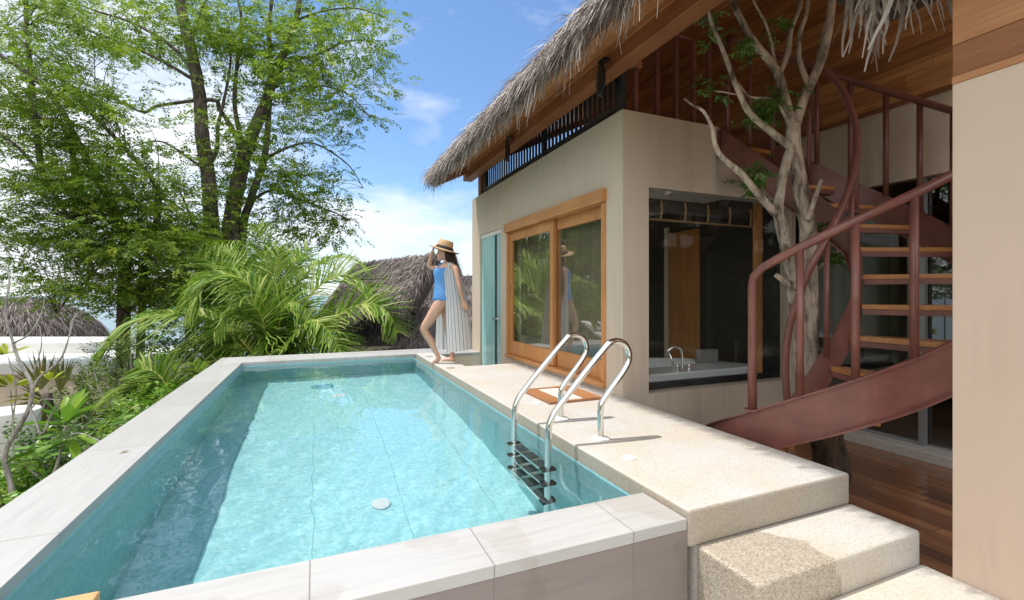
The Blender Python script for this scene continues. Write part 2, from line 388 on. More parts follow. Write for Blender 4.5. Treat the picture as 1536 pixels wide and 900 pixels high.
def paddles(C, D, Nn, L, Wd, droop=0.3, segs=6):
    """broad blades: rounded outline, folded along the midrib, curving down"""
    C = np.asarray(C, float); D = unit(np.asarray(D, float)); S = unit(np.cross(D, Nn)); U = np.cross(S, D); n = len(C)
    L = np.asarray(L, float).reshape(-1, 1)*np.ones((n, 1)); Wd = np.asarray(Wd, float).reshape(-1, 1)*np.ones((n, 1)); Vs = []
    for k in range(segs+1):
        t = k/segs; w = 0.5*Wd*max(0.03, math.sin(PI*min(1.0, t*0.93+0.05)**1.25))
        m = C + D*L*t + np.array([0, 0, -1.0])*droop*L*t*t*0.5
        Vs += [m + S*w + U*w*0.35, m, m - S*w + U*w*0.35]
    V = np.stack(Vs, 1); b = np.arange(n)[:, None]*(3*(segs+1))
    F = np.concatenate([b + np.array([[3*k+j, 3*k+j+1, 3*k+j+4, 3*k+j+3]]) for k in range(segs) for j in (0, 1)], 1).reshape(-1, 4)
    return V.reshape(-1, 3), F
def leaf_obj(name, parts, m, parent=None, org=(0, 0, 0)):
    Vs, Fs, Rs, o = [], [], [], 0
    for V, F, R in parts:
        Vs.append(V); Fs.append(F + o); o += len(V); Rs.append(np.repeat(R, len(F)//len(R)))
    return np_mesh(name, np.concatenate(Vs), np.concatenate(Fs), np.concatenate(Rs), m, parent, org)

def tag(o, label=None, cat=None, group=None, kind=None):
    if label: o['label'] = label
    if cat: o['category'] = cat
    if group: o['group'] = group
    if kind: o['kind'] = kind
    return o
def empty(name, loc, label, cat, group=None):
    e = bpy.data.objects.new(name, None); COL.objects.link(e); e.location = loc; e.empty_display_size = 0.1
    ORG[e] = tuple(loc); return tag(e, label, cat, group)
def spline(pts, k=8):
    """Catmull-Rom through pts"""
    P = [Vector(p) for p in pts]; P = [P[0]*2 - P[1]] + P + [P[-1]*2 - P[-2]]; out = []
    for i in range(1, len(P)-2):
        for j in range(k):
            t = j/k; a, b, c, d = P[i-1], P[i], P[i+1], P[i+2]
            out.append(0.5*((2*b) + (c-a)*t + (2*a-5*b+4*c-d)*t*t + (3*b-a-3*c+d)*t**3))
    out.append(P[-2]); return out
def lerp(a, b, t): return a + (b-a)*t
# ================================================================== SETTING
X0, X1, Y0, Y1 = -0.992, 1.53, 1.917, 7.90        # water edge
XL, YF, YB = -1.358, 1.617, 8.63                  # outer faces of the coping
XW, YH = 2.66, 3.63                               # poolside and front walls of the house
ZF, ZDK, ZS2, ZS3, ZWOOD = -1.30, 0.038, -0.122, -0.276, -0.45
WL = -0.066

# ground: a slope falling away to the sea on the left and behind the pool
def ground_h(x, y):
    t = max(0.0, min(1.0, (-1.6 - x)/7.0)); u = max(0.0, min(1.0, (y - 8.8)/6.0))
    h = -1.0 - 1.7*t*t*(3-2*t) - 1.5*u
    far = max(0.0, math.hypot(x, y) - 24)
    h -= min(14.0, far*0.16)
    return h + 0.10*math.sin(x*1.3+y*0.7) + 0.08*math.sin(y*1.9-x*0.4)
g = MB()
xs = [-120, -80, -55, -40, -30, -24] + [-20+0.8*i for i in range(37)] + [12, 16, 24, 40, 70, 120]
ys = [-60, -30, -15, -8, -4] + [-2+0.8*i for i in range(32)] + [26, 32, 40, 55, 80, 120]
for y in ys:
    for x in xs:
        z = ground_h(x, y)
        if -1.6 < x < 11 and y < 9.0: z = min(z, -1.55)
        g.v.append((x, y, z))
nx = len(xs)
for j in range(len(ys)-1):
    for i in range(nx-1):
        a = j*nx+i; g.f.append((a, a+1, a+nx+1, a+nx)); g.r.append(0.5)
tag(g.build('ground', 'soil', smooth=True), kind='structure')
s = MB(); s.quad((-4000, -1500, -7), (4000, -1500, -7), (4000, 6000, -7), (-4000, 6000, -7))
tag(s.build('sea', 'sea'), kind='structure')
hl = MB(); nh = 40
for j_ in range(8):
    for i_ in range(nh+1):
        a_ = PI + PI*i_/nh*1.15 - 0.1; r_ = 9 + j_*5.0
        hl.v.append((r_*math.cos(a_)*1.15 + 2, r_*math.sin(a_) - 2, -2.6 + 1.5*j_**0.9 + 0.5*math.sin(i_*1.7+j_*2.1) + 0.35*math.sin(i_*3.9-j_)))
for j_ in range(7):
    for i_ in range(nh):
        a_ = j_*(nh+1)+i_; hl.f.append((a_, a_+1, a_+nh+2, a_+nh+1)); hl.r.append(0.5)
tag(hl.build('added_hill', 'added_hill', smooth=True), kind='structure')  # unseen slope added behind the camera to dim the sky mirrored in the glass

# terrace the steps come down to, and the planked floor under the stair
lp = MB().box(1.58, 2.66, -3.2, 1.288, -1.0, ZS3); tag(lp.build('terrace_path', 'deck', bevel=0.012), kind='structure')
lp = MB().box(-3.2, 1.578, -3.2, 1.60, -1.0, -0.62); tag(lp.build('terrace_floor', 'deck', bevel=0.01), kind='structure')
fl = MB().box(2.662, 4.888, -3.2, 3.628, -0.6, ZWOOD); tag(fl.build('timber_floor', 'floor'), kind='structure')

# deck between pool and house (L-shaped: it narrows beside the sunken shower court)
dk = MB().prism([(1.537, 1.61), (XW, 1.61), (XW, 6.06), (1.885, 6.06), (1.885, 7.72), (1.537, 7.72)], -0.13, ZDK)
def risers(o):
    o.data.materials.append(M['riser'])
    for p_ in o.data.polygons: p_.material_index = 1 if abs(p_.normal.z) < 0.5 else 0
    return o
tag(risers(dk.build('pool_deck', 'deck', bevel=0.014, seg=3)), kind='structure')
cf = MB().box(1.89, 2.655, 6.07, 7.70, -0.9, -0.55); tag(cf.build('shower_court_floor', 'deck'), kind='structure')

stp = empty('terrazzo_steps', (2.1, 1.4, -0.3), 'two washed terrazzo steps with damp brown patch leading up to the pool deck', 'steps')
MB().box(1.585, 2.655, 1.60, 2.6, -0.9, -0.132).build('riser_block', 'deck', stp)
MB().box(1.578, 2.66, 1.29, 1.612, -0.9, ZS2).build('step', 'step', stp, bevel=0.016, seg=3)

# ------------------------------------------------------------------ pool
pool = empty('swimming_pool', (0.3, 4.9, -1.3), 'rectangular turquoise plunge pool with pale stone coping in front of the villa', 'swimming pool')
b = MB()
e = 0.0
b.quad((X0, Y0, ZF), (X1, Y0, ZF), (X1, Y1, ZF), (X0, Y1, ZF))
zt_ = -0.049
b.quad((X0, Y0, ZF), (X0, Y1, ZF), (X0, Y1, zt_), (X0, Y0, zt_))
b.quad((X1, Y1, ZF), (X1, Y0, ZF), (X1, Y0, zt_), (X1, Y1, zt_))
b.quad((X0, Y1, ZF), (X1, Y1, ZF), (X1, Y1, zt_), (X0, Y1, zt_))
b.quad((X1, Y0, ZF), (X0, Y0, ZF), (X0, Y0, zt_), (X1, Y0, zt_))
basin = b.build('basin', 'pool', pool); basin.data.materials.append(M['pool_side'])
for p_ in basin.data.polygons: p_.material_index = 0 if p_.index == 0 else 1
MB().box(X0-0.30, X0-0.004, Y0-0.28, Y1+0.3, -1.6, -0.051).box(X0-0.004, X1+0.002, Y0-0.28, Y0-0.004, -1.6, -0.051) \
    .box(X0-0.004, X1+0.3, Y1+0.004, Y1+0.3, -1.6, -0.051).box(X1+0.004, X1+0.012, Y0-0.26, Y1+0.003, -1.6, -0.051) \
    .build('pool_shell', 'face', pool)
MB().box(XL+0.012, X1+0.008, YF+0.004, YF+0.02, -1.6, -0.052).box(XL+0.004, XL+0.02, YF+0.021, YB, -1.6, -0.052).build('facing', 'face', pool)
MB().box(X0-0.004+0.002, X1+0.002, YF, Y0+0.004, -0.05, 0.0).build('coping', 'cop_x', pool, bevel=0.003)
MB().box(XL, X0+0.004, YF, Y1+0.004, -0.05, 0.0).build('coping', 'cop_y', pool, bevel=0.003)
MB().box(XL, X1+0.33, Y1-0.004+0.01, YB, -0.05, 0.0015).box(X1+0.332, 2.658, 7.73, YB, -0.05, 0.0015).build('coping', 'cop_x', pool, bevel=0.003)
MB().box(1.886, 2.656, 7.735, 7.80, -0.9, -0.051).build('court_wall', 'wall2', pool)
# fittings on the floor of the pool
def disc(c, r, h, name, m, parent, n=28, up=True):
    return MB().lathe([(r*0.6, -h), (r, -h), (r, h*0.4), (r*0.92, h), (0.02, h)], c, n).build(name, m, parent, smooth=False)
disc((0.46, 3.62, ZF+0.012), 0.068, 0.006, 'floor_drain', 'plastic_w', pool)
disc((0.30, 6.6, ZF+0.012), 0.085, 0.012, 'floor_drain', 'plastic_w', pool)
disc((0.1, 7.2, ZF+0.012), 0.16, 0.010, 'floor_emblem', 'teal_p', pool)  # teal oval emblem on the pool floor, not a lamp
j = MB().lathe([(0.02, 0), (0.035, 0), (0.035, 0.02), (0.02, 0.03)], (0, 0, 0), 16)
j.v = [(X1-0.001-v[2], 7.4+v[0], -0.24+v[1]) for v in j.v]; j.build('wall_jet', 'plastic_w', pool)
b = MB().box(X1-0.006, X1-0.001, 6.42, 6.56, -0.15, -0.09); b.build('skimmer_mouth', 'teal_p', pool)

# water: a real rippled sheet
NXw, NYw = 150, 340
gx = np.linspace(X0, X1, NXw); gy = np.linspace(Y0, Y1, NYw)
GX, GY = np.meshgrid(gx, gy)
Z = np.zeros_like(GX)
for k in range(34):
    lam = RNG.uniform(0.11, 0.70); th = RNG.normal(2.2, 0.9); kk = 2*PI/lam
    Z += 0.00026*(lam/0.4)**1.15*np.sin(kk*(GX*math.cos(th)+GY*math.sin(th)) + RNG.uniform(0, 6.28))
Z *= 0.65 + 0.35*np.sin(GX*1.7+1)*np.sin(GY*0.9)
V = np.stack([GX, GY, WL+Z], -1).reshape(-1, 3)
ii = np.arange(NYw-1)[:, None]*NXw + np.arange(NXw-1)[None, :]
F = np.stack([ii, ii+1, ii+NXw+1, ii+NXw], -1).reshape(-1, 4)
wat = np_mesh('pool_water', V, F, np.full(len(F), .5), 'water', None, (0.27, 4.9, WL), True); tag(wat, kind='structure')

# deck lids
for k, (px, py, r, h, m, lb) in enumerate((
        (943, 687, 0.042, 0.004, 'plastic_w', 'white round lid set in the deck beside the near ladder foot'),
        (805, 605, 0.040, 0.004, 'plastic_w', 'white round lid in the deck between the pool edge and the wood framed mat'),
        (676, 552, 0.055, 0.004, 'plastic_g', 'grey round lid in the deck in front of the sunken shower court'),
        (644, 535, 0.055, 0.004, 'plastic_g', 'grey round lid in the narrow deck strip behind the woman near the pool corner'))):
    c = WZ(px, py, ZDK); c.z = ZDK+0.001
    o = MB().lathe([(r, 0.0), (r, h), (r*0.9, h+0.002), (0.004, h+0.002)], c, 24).build('deck_drain', m, org=c)
    tag(o, lb, 'drain', 'round lids in the pool deck')

# timber-framed mat lying on the deck
A = WZ(778, 587, ZDK); Bc = WZ(823, 607.5, ZDK); Cc = WZ(905, 598, ZDK); Dc = WZ(850, 578, ZDK)
mo = empty('deck_mat', ((A+Cc)/2), 'flat mat of brown boards round a pale centre lying on the deck by the window', 'mat')
mx0, mx1, my0, my1 = A.x+0.02, Cc.x-0.02, Bc.y+0.0, A.y-0.02
zt0 = ZDK+0.002
MB().box(mx0, mx0+0.15, my0, my1, zt0, zt0+0.022).build('board', 'mat_wood', mo, bevel=0.003)
MB().box(mx1-0.17, mx1, my0, my1, zt0, zt0+0.022).build('board', 'mat_wood', mo, bevel=0.003)
MB().box(mx0+0.152, mx1-0.172, my0, my0+0.035, zt0, zt0+0.020).build('board', 'mat_wood', mo, bevel=0.003)
MB().box(mx0+0.152, mx1-0.172, my1-0.035, my1, zt0, zt0+0.020).build('board', 'mat_wood', mo, bevel=0.003)
MB().box(mx0+0.152, mx1-0.172, my0+0.036, my1-0.036, zt0, zt0+0.012).build('mat_panel', 'matcloth', mo)

# wooden tray at the near end of the coping
tr = MB().box(-1.0, -0.63, 1.63, 1.885, 0.002, 0.058)
tag(tr.build('wooden_board', 'tray', bevel=0.006, org=(-0.8, 1.76, 0.002)), 'pale timber board lying on the near corner of the pool coping', 'wooden board')

# ------------------------------------------------------------------ pool ladder
foot_n = WZ(899, 659, ZDK); foot_f = WZ(843, 628.5, ZDK)
lad = empty('pool_ladder', foot_n, 'polished steel pool ladder with two looped handrails and grey treads', 'pool ladder')
xf = (foot_n.x+foot_f.x)/2
def rail(y):
    P = [(xf, y, ZDK), (xf, y, ZDK+0.10), (xf, y, ZDK+0.20), (xf+0.03, y, ZDK+0.27), (xf+0.19, y, ZDK+0.45), (xf+0.232, y, ZDK+0.54),
         (xf+0.195, y, ZDK+0.625), (xf+0.10, y, ZDK+0.648), (xf+0.0, y, ZDK+0.575), (xf-0.28, y, ZDK+0.285), (xf-0.37, y, ZDK+0.17), (xf-0.392, y, ZDK+0.05),
         (xf-0.395, y, -0.25), (xf-0.395, y, -0.55), (xf-0.395, y, -0.80), (xf-0.36, y, -0.88)]
    MB().tube(spline(P, 6), 0.0212, 16).build('handrail', 'inox', lad, smooth=True)
    MB().lathe([(0.062, 0), (0.062, 0.008), (0.045, 0.016), (0.024, 0.018)], (xf, y, ZDK+0.001), 24).build('foot_plate', 'plastic_w', lad, smooth=False)
rail(foot_n.y); rail(foot_f.y)
xr = xf-0.395
for z in (-0.17, -0.40, -0.63):
    t = MB().box(xr-0.045, xr+0.045, foot_n.y+0.03, foot_f.y-0.03, z-0.012, z+0.012).build('ladder_step', 'inox', lad, bevel=0.004)
    for k in range(3):
        w = (foot_f.y-foot_n.y-0.06)/3
        MB().box(xr-0.035, xr+0.035, foot_n.y+0.035+k*w, foot_n.y+0.03+(k+0.72)*w, z+0.0125, z+0.018).build('grip_pad', 'grip', t)
    for y in (foot_n.y, foot_f.y):
        MB().box(xr-0.05, xr+0.05, y-0.03, y+0.029, z-0.02, z+0.02).build('end_cap', 'blackm', t, bevel=0.008)

# ================================================================== VILLA
vil = empty('villa', (XW, YH, ZWOOD), 'beige two storey villa with thatched roof and timber plank upper wall beside the pool', 'villa')
T = 0.15
ZP = 2.745
w = MB()
w.box(XW, XW+T, YH, 3.90, -0.9, ZP).box(XW, XW+T, 3.90, 6.47, 2.05, ZP).box(XW, XW+T, 3.90, 6.47, -0.9, 0.075)
w.box(XW, XW+T, 6.47, 6.747, -0.9, ZP).box(XW, XW+T, 6.747, 7.732, 2.04, ZP).box(XW, XW+T, 7.732, 8.17, -0.9, ZP).box(XW+T, 5.03, 8.02, 8.17, -0.9, ZP)
def merged(mbx, name, m, parent, bev=0.0):
    """boxes that butt end to end, welded so no seam shows"""
    return mbx.build(name, m, parent, bevel=bev)
w.build('poolside_wall', 'wall', vil)
w = MB()
w.box(XW+T, 2.965, YH, YH+T, -0.9, ZP).box(2.965, 3.89, YH, YH+T, 2.04, ZP).box(3.89, 5.03, YH, YH+T, 2.04, 2.46).box(2.965, 4.975, YH, YH+T, -0.9, 0.045).box(4.975, 5.03, YH, YH+T, -0.9, 2.04)
w.build('stair_side_wall', 'wall', vil)
MB().box(XW+T, 5.03, YH+T, 8.02, 2.27, 2.47).build('upper_floor', 'soffit', vil)
# bathroom interior
w = MB(); w.box(2.82, 5.03, 6.40, 6.48, -0.2, 2.26).build('bathroom_back_wall', 'ceiling', vil)
MB().box(4.97, 5.028, YH+T, 6.39, -0.2, 2.26).build('bathroom_side_wall', 'darkstone', vil)
cu = MB(); nc = 90
cu.loft([[(XW+0.19+0.018*math.sin(k*0.9)+0.008*math.sin(k*2.3), 3.92+2.45*k/nc, z) for k in range(nc+1)] for z in (0.42, 2.2)], False, False)
cu.build('window_curtain', 'curtain', vil, smooth=True)
MB().box(2.82, 4.96, YH+T, 6.39, -0.3, -0.16).build('bathroom_floor', 'tile_in', vil)
dr = MB().box(4.935, 4.968, 4.99, 5.59, -0.15, 1.93).build('bathroom_door', 'door_wood', vil, bevel=0.004)
MB().box(4.93, 4.969, 5.595, 5.68, -0.15, 2.02).build('door_frame', 'wall2', dr)
# bath window
bw = MB().box(2.966, 4.974, YH+0.05, YH+0.058, 0.046, 2.039).build('bath_window', 'glass_dark', vil)
MB().box(2.967, 4.973, YH+0.045, YH+0.063, 2.018, 2.038).build('top_channel', 'alu', bw)
MB().box(3.22, 3.28, YH+0.035, YH+0.049, 1.99, 2.03).build('glass_clip', 'chrome', bw)
MB().box(4.62, 4.70, YH+0.16, YH+0.22, 0.046, 2.26).build('window_post', 'frame_z', bw)
MB().box(2.97, 4.97, YH+T+0.003, YH+T+0.05, -0.14, 0.115).build('bath_apron', 'blackm', vil)

# sliding window on the pool side
wf = MB()
yA, yB, zA, zB = 3.90, 6.47, 0.082, 2.052
wf.box(XW-0.045, XW+0.12, yA, yB, zA, zA+0.05)
wf.box(XW-0.02, XW+0.12, yA, yA+0.06, zA+0.051, zB-0.13).box(XW-0.02, XW+0.12, yB-0.06, yB, zA+0.051, zB-0.13)
win = wf.build('sliding_window', 'frame_z', vil, bevel=0.003)
MB().box(XW-0.06, XW+0.12, yA-0.012, yB+0.012, zB-0.128, zB).build('window_header', 'frame_y', win, bevel=0.004)
def sash(y0, y1, x0, hy, tilt=0.0):
    z0, z1 = zA+0.055, zB-0.131
    yi0, yi1, zi0, zi1 = y0+0.085, y1-0.085, z0+0.19, z1-0.13
    m = MB(); m.loft([[(x, y0, z0), (x, y1, z0), (x, y1, z1), (x, y0, z1)] for x in (x0, x0+0.04)] + [[(x, yi0, zi0), (x, yi1, zi0), (x, yi1, zi1), (x, yi0, zi1)] for x in (x0+0.04, x0)] + [[(x0, y0, z0), (x0, y1, z0), (x0, y1, z1), (x0, y0, z1)]], True, False)
    m.build('window_sash', 'frame_z', win, fix=True, bevel=0.003)
    t = (yi1-yi0)*tilt
    MB().loft([[(x0+0.019+e, yi0+0.001, zi0+0.001), (x0+0.019+e, yi0+0.001, zi1-0.001), (x0+0.025+e, yi0+0.001, zi1-0.001), (x0+0.025+e, yi0+0.001, zi0+0.001)] if k == 0 else
               [(x0+0.019+e, yi1-0.001, zi0+0.001), (x0+0.019+e, yi1-0.001, zi1-0.001), (x0+0.025+e, yi1-0.001, zi1-0.001), (x0+0.025+e, yi1-0.001, zi0+0.001)] for k, e in ((0, -t/2), (1, t/2))], True, True).build('window_pane', 'glass', win, fix=True)
    MB().box(x0-0.004, x0-0.001, hy-0.018, hy+0.018, 0.95, 1.17).build('window_handle', 'inox', win, bevel=0.0012)
ym = 5.06
sash(yA+0.062, ym+0.06, XW+0.06, yA+0.105, -0.030)
sash(ym-0.03, yB-0.062, XW+0.008, yB-0.105)
# bathroom ceiling, and unseen white linings added to bounce light onto the tub
MB().box(XW+T, 5.02, YH+T, 6.39, 2.262, 2.269).build('bathroom_ceiling', 'ceiling', vil)
MB().box(2.812, 2.818, YH+T+.06, 3.895, -0.15, 2.2).build('bounce_lining', 'ceiling', vil)
MB().box(2.812, 2.818, 3.896, 6.39, 2.06, 2.25).build('bounce_lining', 'ceiling', vil)
# teal shower door
td = MB().box(XW+0.05, XW+0.062, 6.76, 7.02, -0.6, 1.97).box(XW+0.03, XW+0.042, 7.10, 7.72, -0.6, 1.97).build('shower_door', 'frost', vil)
MB().box(XW+0.02, XW+0.09, 6.75, 7.73, 1.972, 2.038).build('door_track', 'plastic_w', td)
MB().box(XW+0.064, XW+0.10, 6.98, 7.16, -0.6, 1.97).build('door_gap', 'alu', td)
MB().tube([(XW+0.0, 6.80, 0.62), (XW+0.0, 7.12, 0.62)], 0.010, 8).tube([(XW+0.0, 7.06, 0.62), (XW+0.05, 7.06, 0.62)], 0.012, 8).build('door_handle', 'inox', td, smooth=True)

# living room: terrazzo kerb, sliding glass, wall and planked upper storey
XG = 5.03
MB().box(4.89, 5.20, -3.0, YH-0.002, -0.6, -0.362).build('door_kerb', 'deck', vil, bevel=0.01)
gd = MB().box(XG+0.04, XG+0.048, 2.47, YH-0.003, -0.33, 2.06).build('glass_door', 'glass_door', vil)
gd2 = MB().box(XG+0.075, XG+0.083, -1.6, 2.49, -0.345, 2.06).build('glass_door', 'glass_door', vil)
MB().box(XG+0.02, XG+0.06, 2.47, YH-0.004, -0.361, -0.331).build('bottom_rail', 'alu', gd)
MB().box(XG+0.015, XG+0.065, 2.42, 2.468, -0.361, 2.06).build('meeting_stile', 'alu', gd)
MB().box(XG+0.07, XG+0.09, -1.6, 2.40, -0.361, -0.346).build('bottom_rail', 'alu', gd2)
MB().box(XG, XG+0.14, -3.0, YH+0.4, 2.063, 2.80).build('lintel_wall', 'wall2', vil)
MB().box(XG+0.12, XG+0.22, -3.0, 8.17, 2.47, 5.2).box(XG-0.012, XG+0.118, -3.0, 8.17, 2.803, 5.2).build('plank_upper_wall', 'clad', vil)
MB().box(XG-0.02, XG-0.0125, -3.0, YH+0.3, 2.76, 2.803).build('wall_trim', 'beam', vil)
w = MB(); w.box(5.202, 10.2, -3.0, 6.0, -0.6, -0.372).build('living_floor', 'floor_in', vil)
w = MB(); w.box(10.2, 10.35, -3.0, 6.0, -0.4, 2.6).box(5.21, 10.19, 5.9, 6.0, -0.37, 2.6).box(5.21, 10.19, -3.0, -2.9, -0.37, 2.6).box(5.18, 10.35, -3.0, 6.0, 2.601, 2.75)
w.build('living_room_wall', 'intwall', vil)

# pier at the right edge, timber clad above
MB().box(XW, XW+0.16, 0.1, 1.17, -0.9, 1.95).build('entrance_pier', 'pier', vil)
pc = MB().box(XW-0.006, XW+0.17, 0.1, 1.172, 1.951, 1.985).build('pier_cladding', 'beam_lite', vil, bevel=0.003)
MB().box(XW-0.002, XW+0.165, 0.1, 1.170, 1.986, 2.125).build('cladding_board', 'beam', pc, bevel=0.003)
MB().box(XW-0.001, XW+0.164, 0.1, 1.171, 2.127, 2.345).build('cladding_board', 'beam_lite', pc, bevel=0.003)
MB().box(XW-0.002, XW+0.165, 0.1, 1.170, 2.347, 3.2).build('cladding_board', 'beam', pc, bevel=0.003)

# ------------------------------------------------------------------ roof
SL = 0.50                                             # slope of the soffit
def zr(x): return 3.245 + (x-2.47)*SL                 # underside of the boards
YE = 7.90
def slab(x0, x1, y0, y1, th0, th1, name, m, parent, drop=0.0):
    a = MB(); z0, z1 = zr(x0)+drop, zr(x1)+drop
    i = 0; a.v = [(x0,y0,z0+th0),(x1,y0,z1+th0),(x1,y1,z1+th0),(x0,y1,z0+th0),(x0,y0,z0+th1),(x1,y0,z1+th1),(x1,y1,z1+th1),(x0,y1,z0+th1)]
    a.f = [(0,3,2,1),(4,5,6,7),(0,1,5,4),(1,2,6,5),(2,3,7,6),(3,0,4,7)]; a.r = [0.5]*6
    return a.build(name, m, parent)
roof = slab(1.93, 7.6, 0.2, YE, 0.0, 0.03, 'roof', 'soffit', vil)
slab(1.88, 7.6, 0.18, YE+0.02, 0.031, 0.20, 'thatch_layer', 'thatch_old', roof)
MB().box(1.90, 1.928, 0.2, YE, zr(1.90)-0.07, zr(1.9)+0.03).build('eave_board', 'beam_lite', roof)
MB().box(2.44, 2.60, 0.2, YE+0.12, zr(2.44)-0.20, zr(2.44)-0.004).build('eave_beam', 'beam', roof, bevel=0.004)
MB().box(2.43, 2.445, 0.2, YE+0.10, zr(2.44)-0.06, zr(2.44)-0.006).build('beam_fascia', 'beam_lite', roof)
MB().box(2.80, 2.90, 0.2, YE-0.05, zr(2.8)-0.15, zr(2.8)-0.004).build('inner_beam', 'beam_lite', roof, bevel=0.003)
for y in (YE-0.035, 5.2, 2.6):
    a = MB(); x0, x1 = (1.95, 5.0) if y > 7 else (2.92, 5.0)
    a.loft([[(x, y-0.03, zr(x)-0.11), (x, y+0.03, zr(x)-0.11), (x, y+0.03, zr(x)-0.002), (x, y-0.03, zr(x)-0.002)] for x in (x0, x1)], True, True)
    if y > 7: a.build('rafter', 'beam', roof)
MB().box(2.668, 2.80, 7.72, 7.86, ZP+0.001, zr(2.668)-0.002).build('corner_post', 'post', vil, bevel=0.004)
for y in (3.70,):
    MB().box(2.62, 2.92, y-0.03, y+0.03, 3.20, 3.26).build('corbel', 'beam_lite', vil, bevel=0.003)

# thatch strands hanging over the eave
def strands(P, D, L, Wd, droop, segs=3, wob=0.06):
    """strips: start P, direction D, length L; returns V,F,R arrays"""
    n = len(P); P = np.asarray(P, float); D = unit(np.asarray(D, float))
    side = unit(np.cross(D, np.array([0, 0, 1.0]) + RNG.normal(0, 0.4, (n, 3))))
    Vs = []
    for k in range(segs+1):
        t = k/segs
        c = P + D*(L*t)[:, None] + np.array([0, 0, -1.0])*(droop*L*t*t)[:, None] + side*(np.sin(t*2.5)*RNG.normal(0, wob, n)*L)[:, None]
        hw = Wd*0.5*(1-0.75*t**1.6)
        Vs += [c - side*hw[:, None], c + side*hw[:, None]]
    V = np.stack(Vs, 1); m = 2*(segs+1)
    b = np.arange(n)[:, None]*m
    F = np.concatenate([b + np.array([[2*k, 2*k+1, 2*k+3, 2*k+2]]) for k in range(segs)], 1).reshape(-1, 4)
    R = np.repeat(np.clip(RNG.normal(0.60, 0.26, n), 0, 1), segs)
    return V.reshape(-1, 3), F, R
n = 26000
lay = RNG.uniform(0, 1, n)
ex = 1.86 + 0.42*lay + RNG.normal(0, 0.012, n); ey = RNG.uniform(1.2, YE+0.03, n)
ez = 3.245 + (ex-2.47)*SL + 0.06 + 0.17*(0.3+0.7*RNG.uniform(0, 1, n))
D = np.stack([-np.cos(RNG.normal(0, 0.25, n))*0.8, RNG.normal(0, 0.30, n), -0.42+RNG.normal(0, 0.16, n)], 1)
V1, F1, R1 = strands(np.stack([ex, ey, ez], 1), D, RNG.uniform(0.12, 0.30, n)*(1-0.15*lay), RNG.uniform(0.005, 0.014, n), RNG.uniform(0.2, 0.8, n))
n2 = 3600
ex = 1.84 + 0.12*RNG.uniform(0, 1, n2); ey = RNG.uniform(1.2, YE+0.03, n2); ez = 3.245 + (ex-2.47)*SL + 0.02 + RNG.uniform(0, .1, n2)
D = np.stack([-RNG.uniform(0.05, 0.5, n2), RNG.normal(0, 0.25, n2), -np.ones(n2)*0.8], 1)
V2, F2, R2 = strands(np.stack([ex, ey, ez], 1), D, RNG.uniform(0.05, 0.17, n2)+(RNG.uniform(0,1,n2)>0.94)*0.12, RNG.uniform(0.005, 0.014, n2), RNG.uniform(0.2, 0.8, n2))
n3 = 900      # ragged gable end
ex = RNG.uniform(1.8, 4.2, n3); ey = YE + RNG.uniform(-0.05, 0.05, n3); ez = 3.245 + (ex-2.47)*SL + 0.02 + RNG.uniform(0, .18, n3)
D = np.stack([-RNG.uniform(0.1, 0.6, n3), RNG.uniform(0.0, 0.9, n3), -np.ones(n3)*0.5], 1)
V3, F3, R3 = strands(np.stack([ex, ey, ez], 1), D, RNG.uniform(0.08, 0.22, n3), RNG.uniform(0.005, 0.014, n3), RNG.uniform(0.2, 0.8, n3))
th = np_mesh('thatch', np.concatenate([V1, V2, V3]), np.concatenate([F1, F2+len(V1), F3+len(V1)+len(V2)]), np.concatenate([R1, R2, R3]), 'thatch', roof)
# the lower fringe over the way in
vb = MB().box(2.98, 3.5, 0.3, 1.88, 2.80, 3.0).build('thatch_canopy', 'thatch_old', org=(3.2, 0.5, 2.8))
tag(vb, 'pale thatch fringe hanging beside the tree above the stair, right of its branches', 'thatch canopy')
n4 = 200
ex = 2.97 + RNG.uniform(0, 0.22, n4); ey = RNG.uniform(0.5, 1.84, n4); ez = 2.80 + RNG.uniform(0, .12, n4)
D = np.stack([RNG.normal(-0.1, 0.18, n4), RNG.normal(0, 0.22, n4), -np.ones(n4)], 1)
V4, F4, R4 = strands(np.stack([ex, ey, ez], 1), D, RNG.uniform(0.10, 0.50, n4)*(1-0.2*RNG.uniform(0,1,n4)), RNG.uniform(0.018, 0.036, n4), RNG.uniform(0.0, 0.15, n4), 5, 0.02)
np_mesh('thatch_fringe', V4, F4, np.clip(R4+0.2, 0, 1), 'thatch', vb)

# floodlights under the eave
def flood(y, lb):
    x = 2.30; z = zr(2.44)-0.10
    c = Vector((2.425, y, z))
    e = empty('floodlight', c, lb, 'floodlight', 'black floodlights under the eave')
    MB().box(2.36, 2.428, y-0.05, y+0.05, z-0.035, z-0.015).build('bracket', 'blackm', e)
    MB().tube([(2.37, y, z-0.03), (2.365, y, z-0.08)], 0.014, 8).build('swivel', 'blackm', e)
    h = MB()
    prof = [(0.025, 0.0), (0.055, 0.06), (0.062, 0.14), (0.05, 0.22), (0.018, 0.27)]
    h.loft([[(2.365+k, y+q*r, z-0.08-t) for q, k in ((-1, -0.012), (0, -0.03), (1, -0.012), (1, 0.012), (0, 0.03), (-1, 0.012))] for r, t in prof], True, True)
    h.build('lamp_head', 'blackm', e)
flood(3.55, 'black floodlight under the eave above the near end of the balcony railing')
flood(5.75, 'black floodlight under the eave above the far half of the balcony railing')

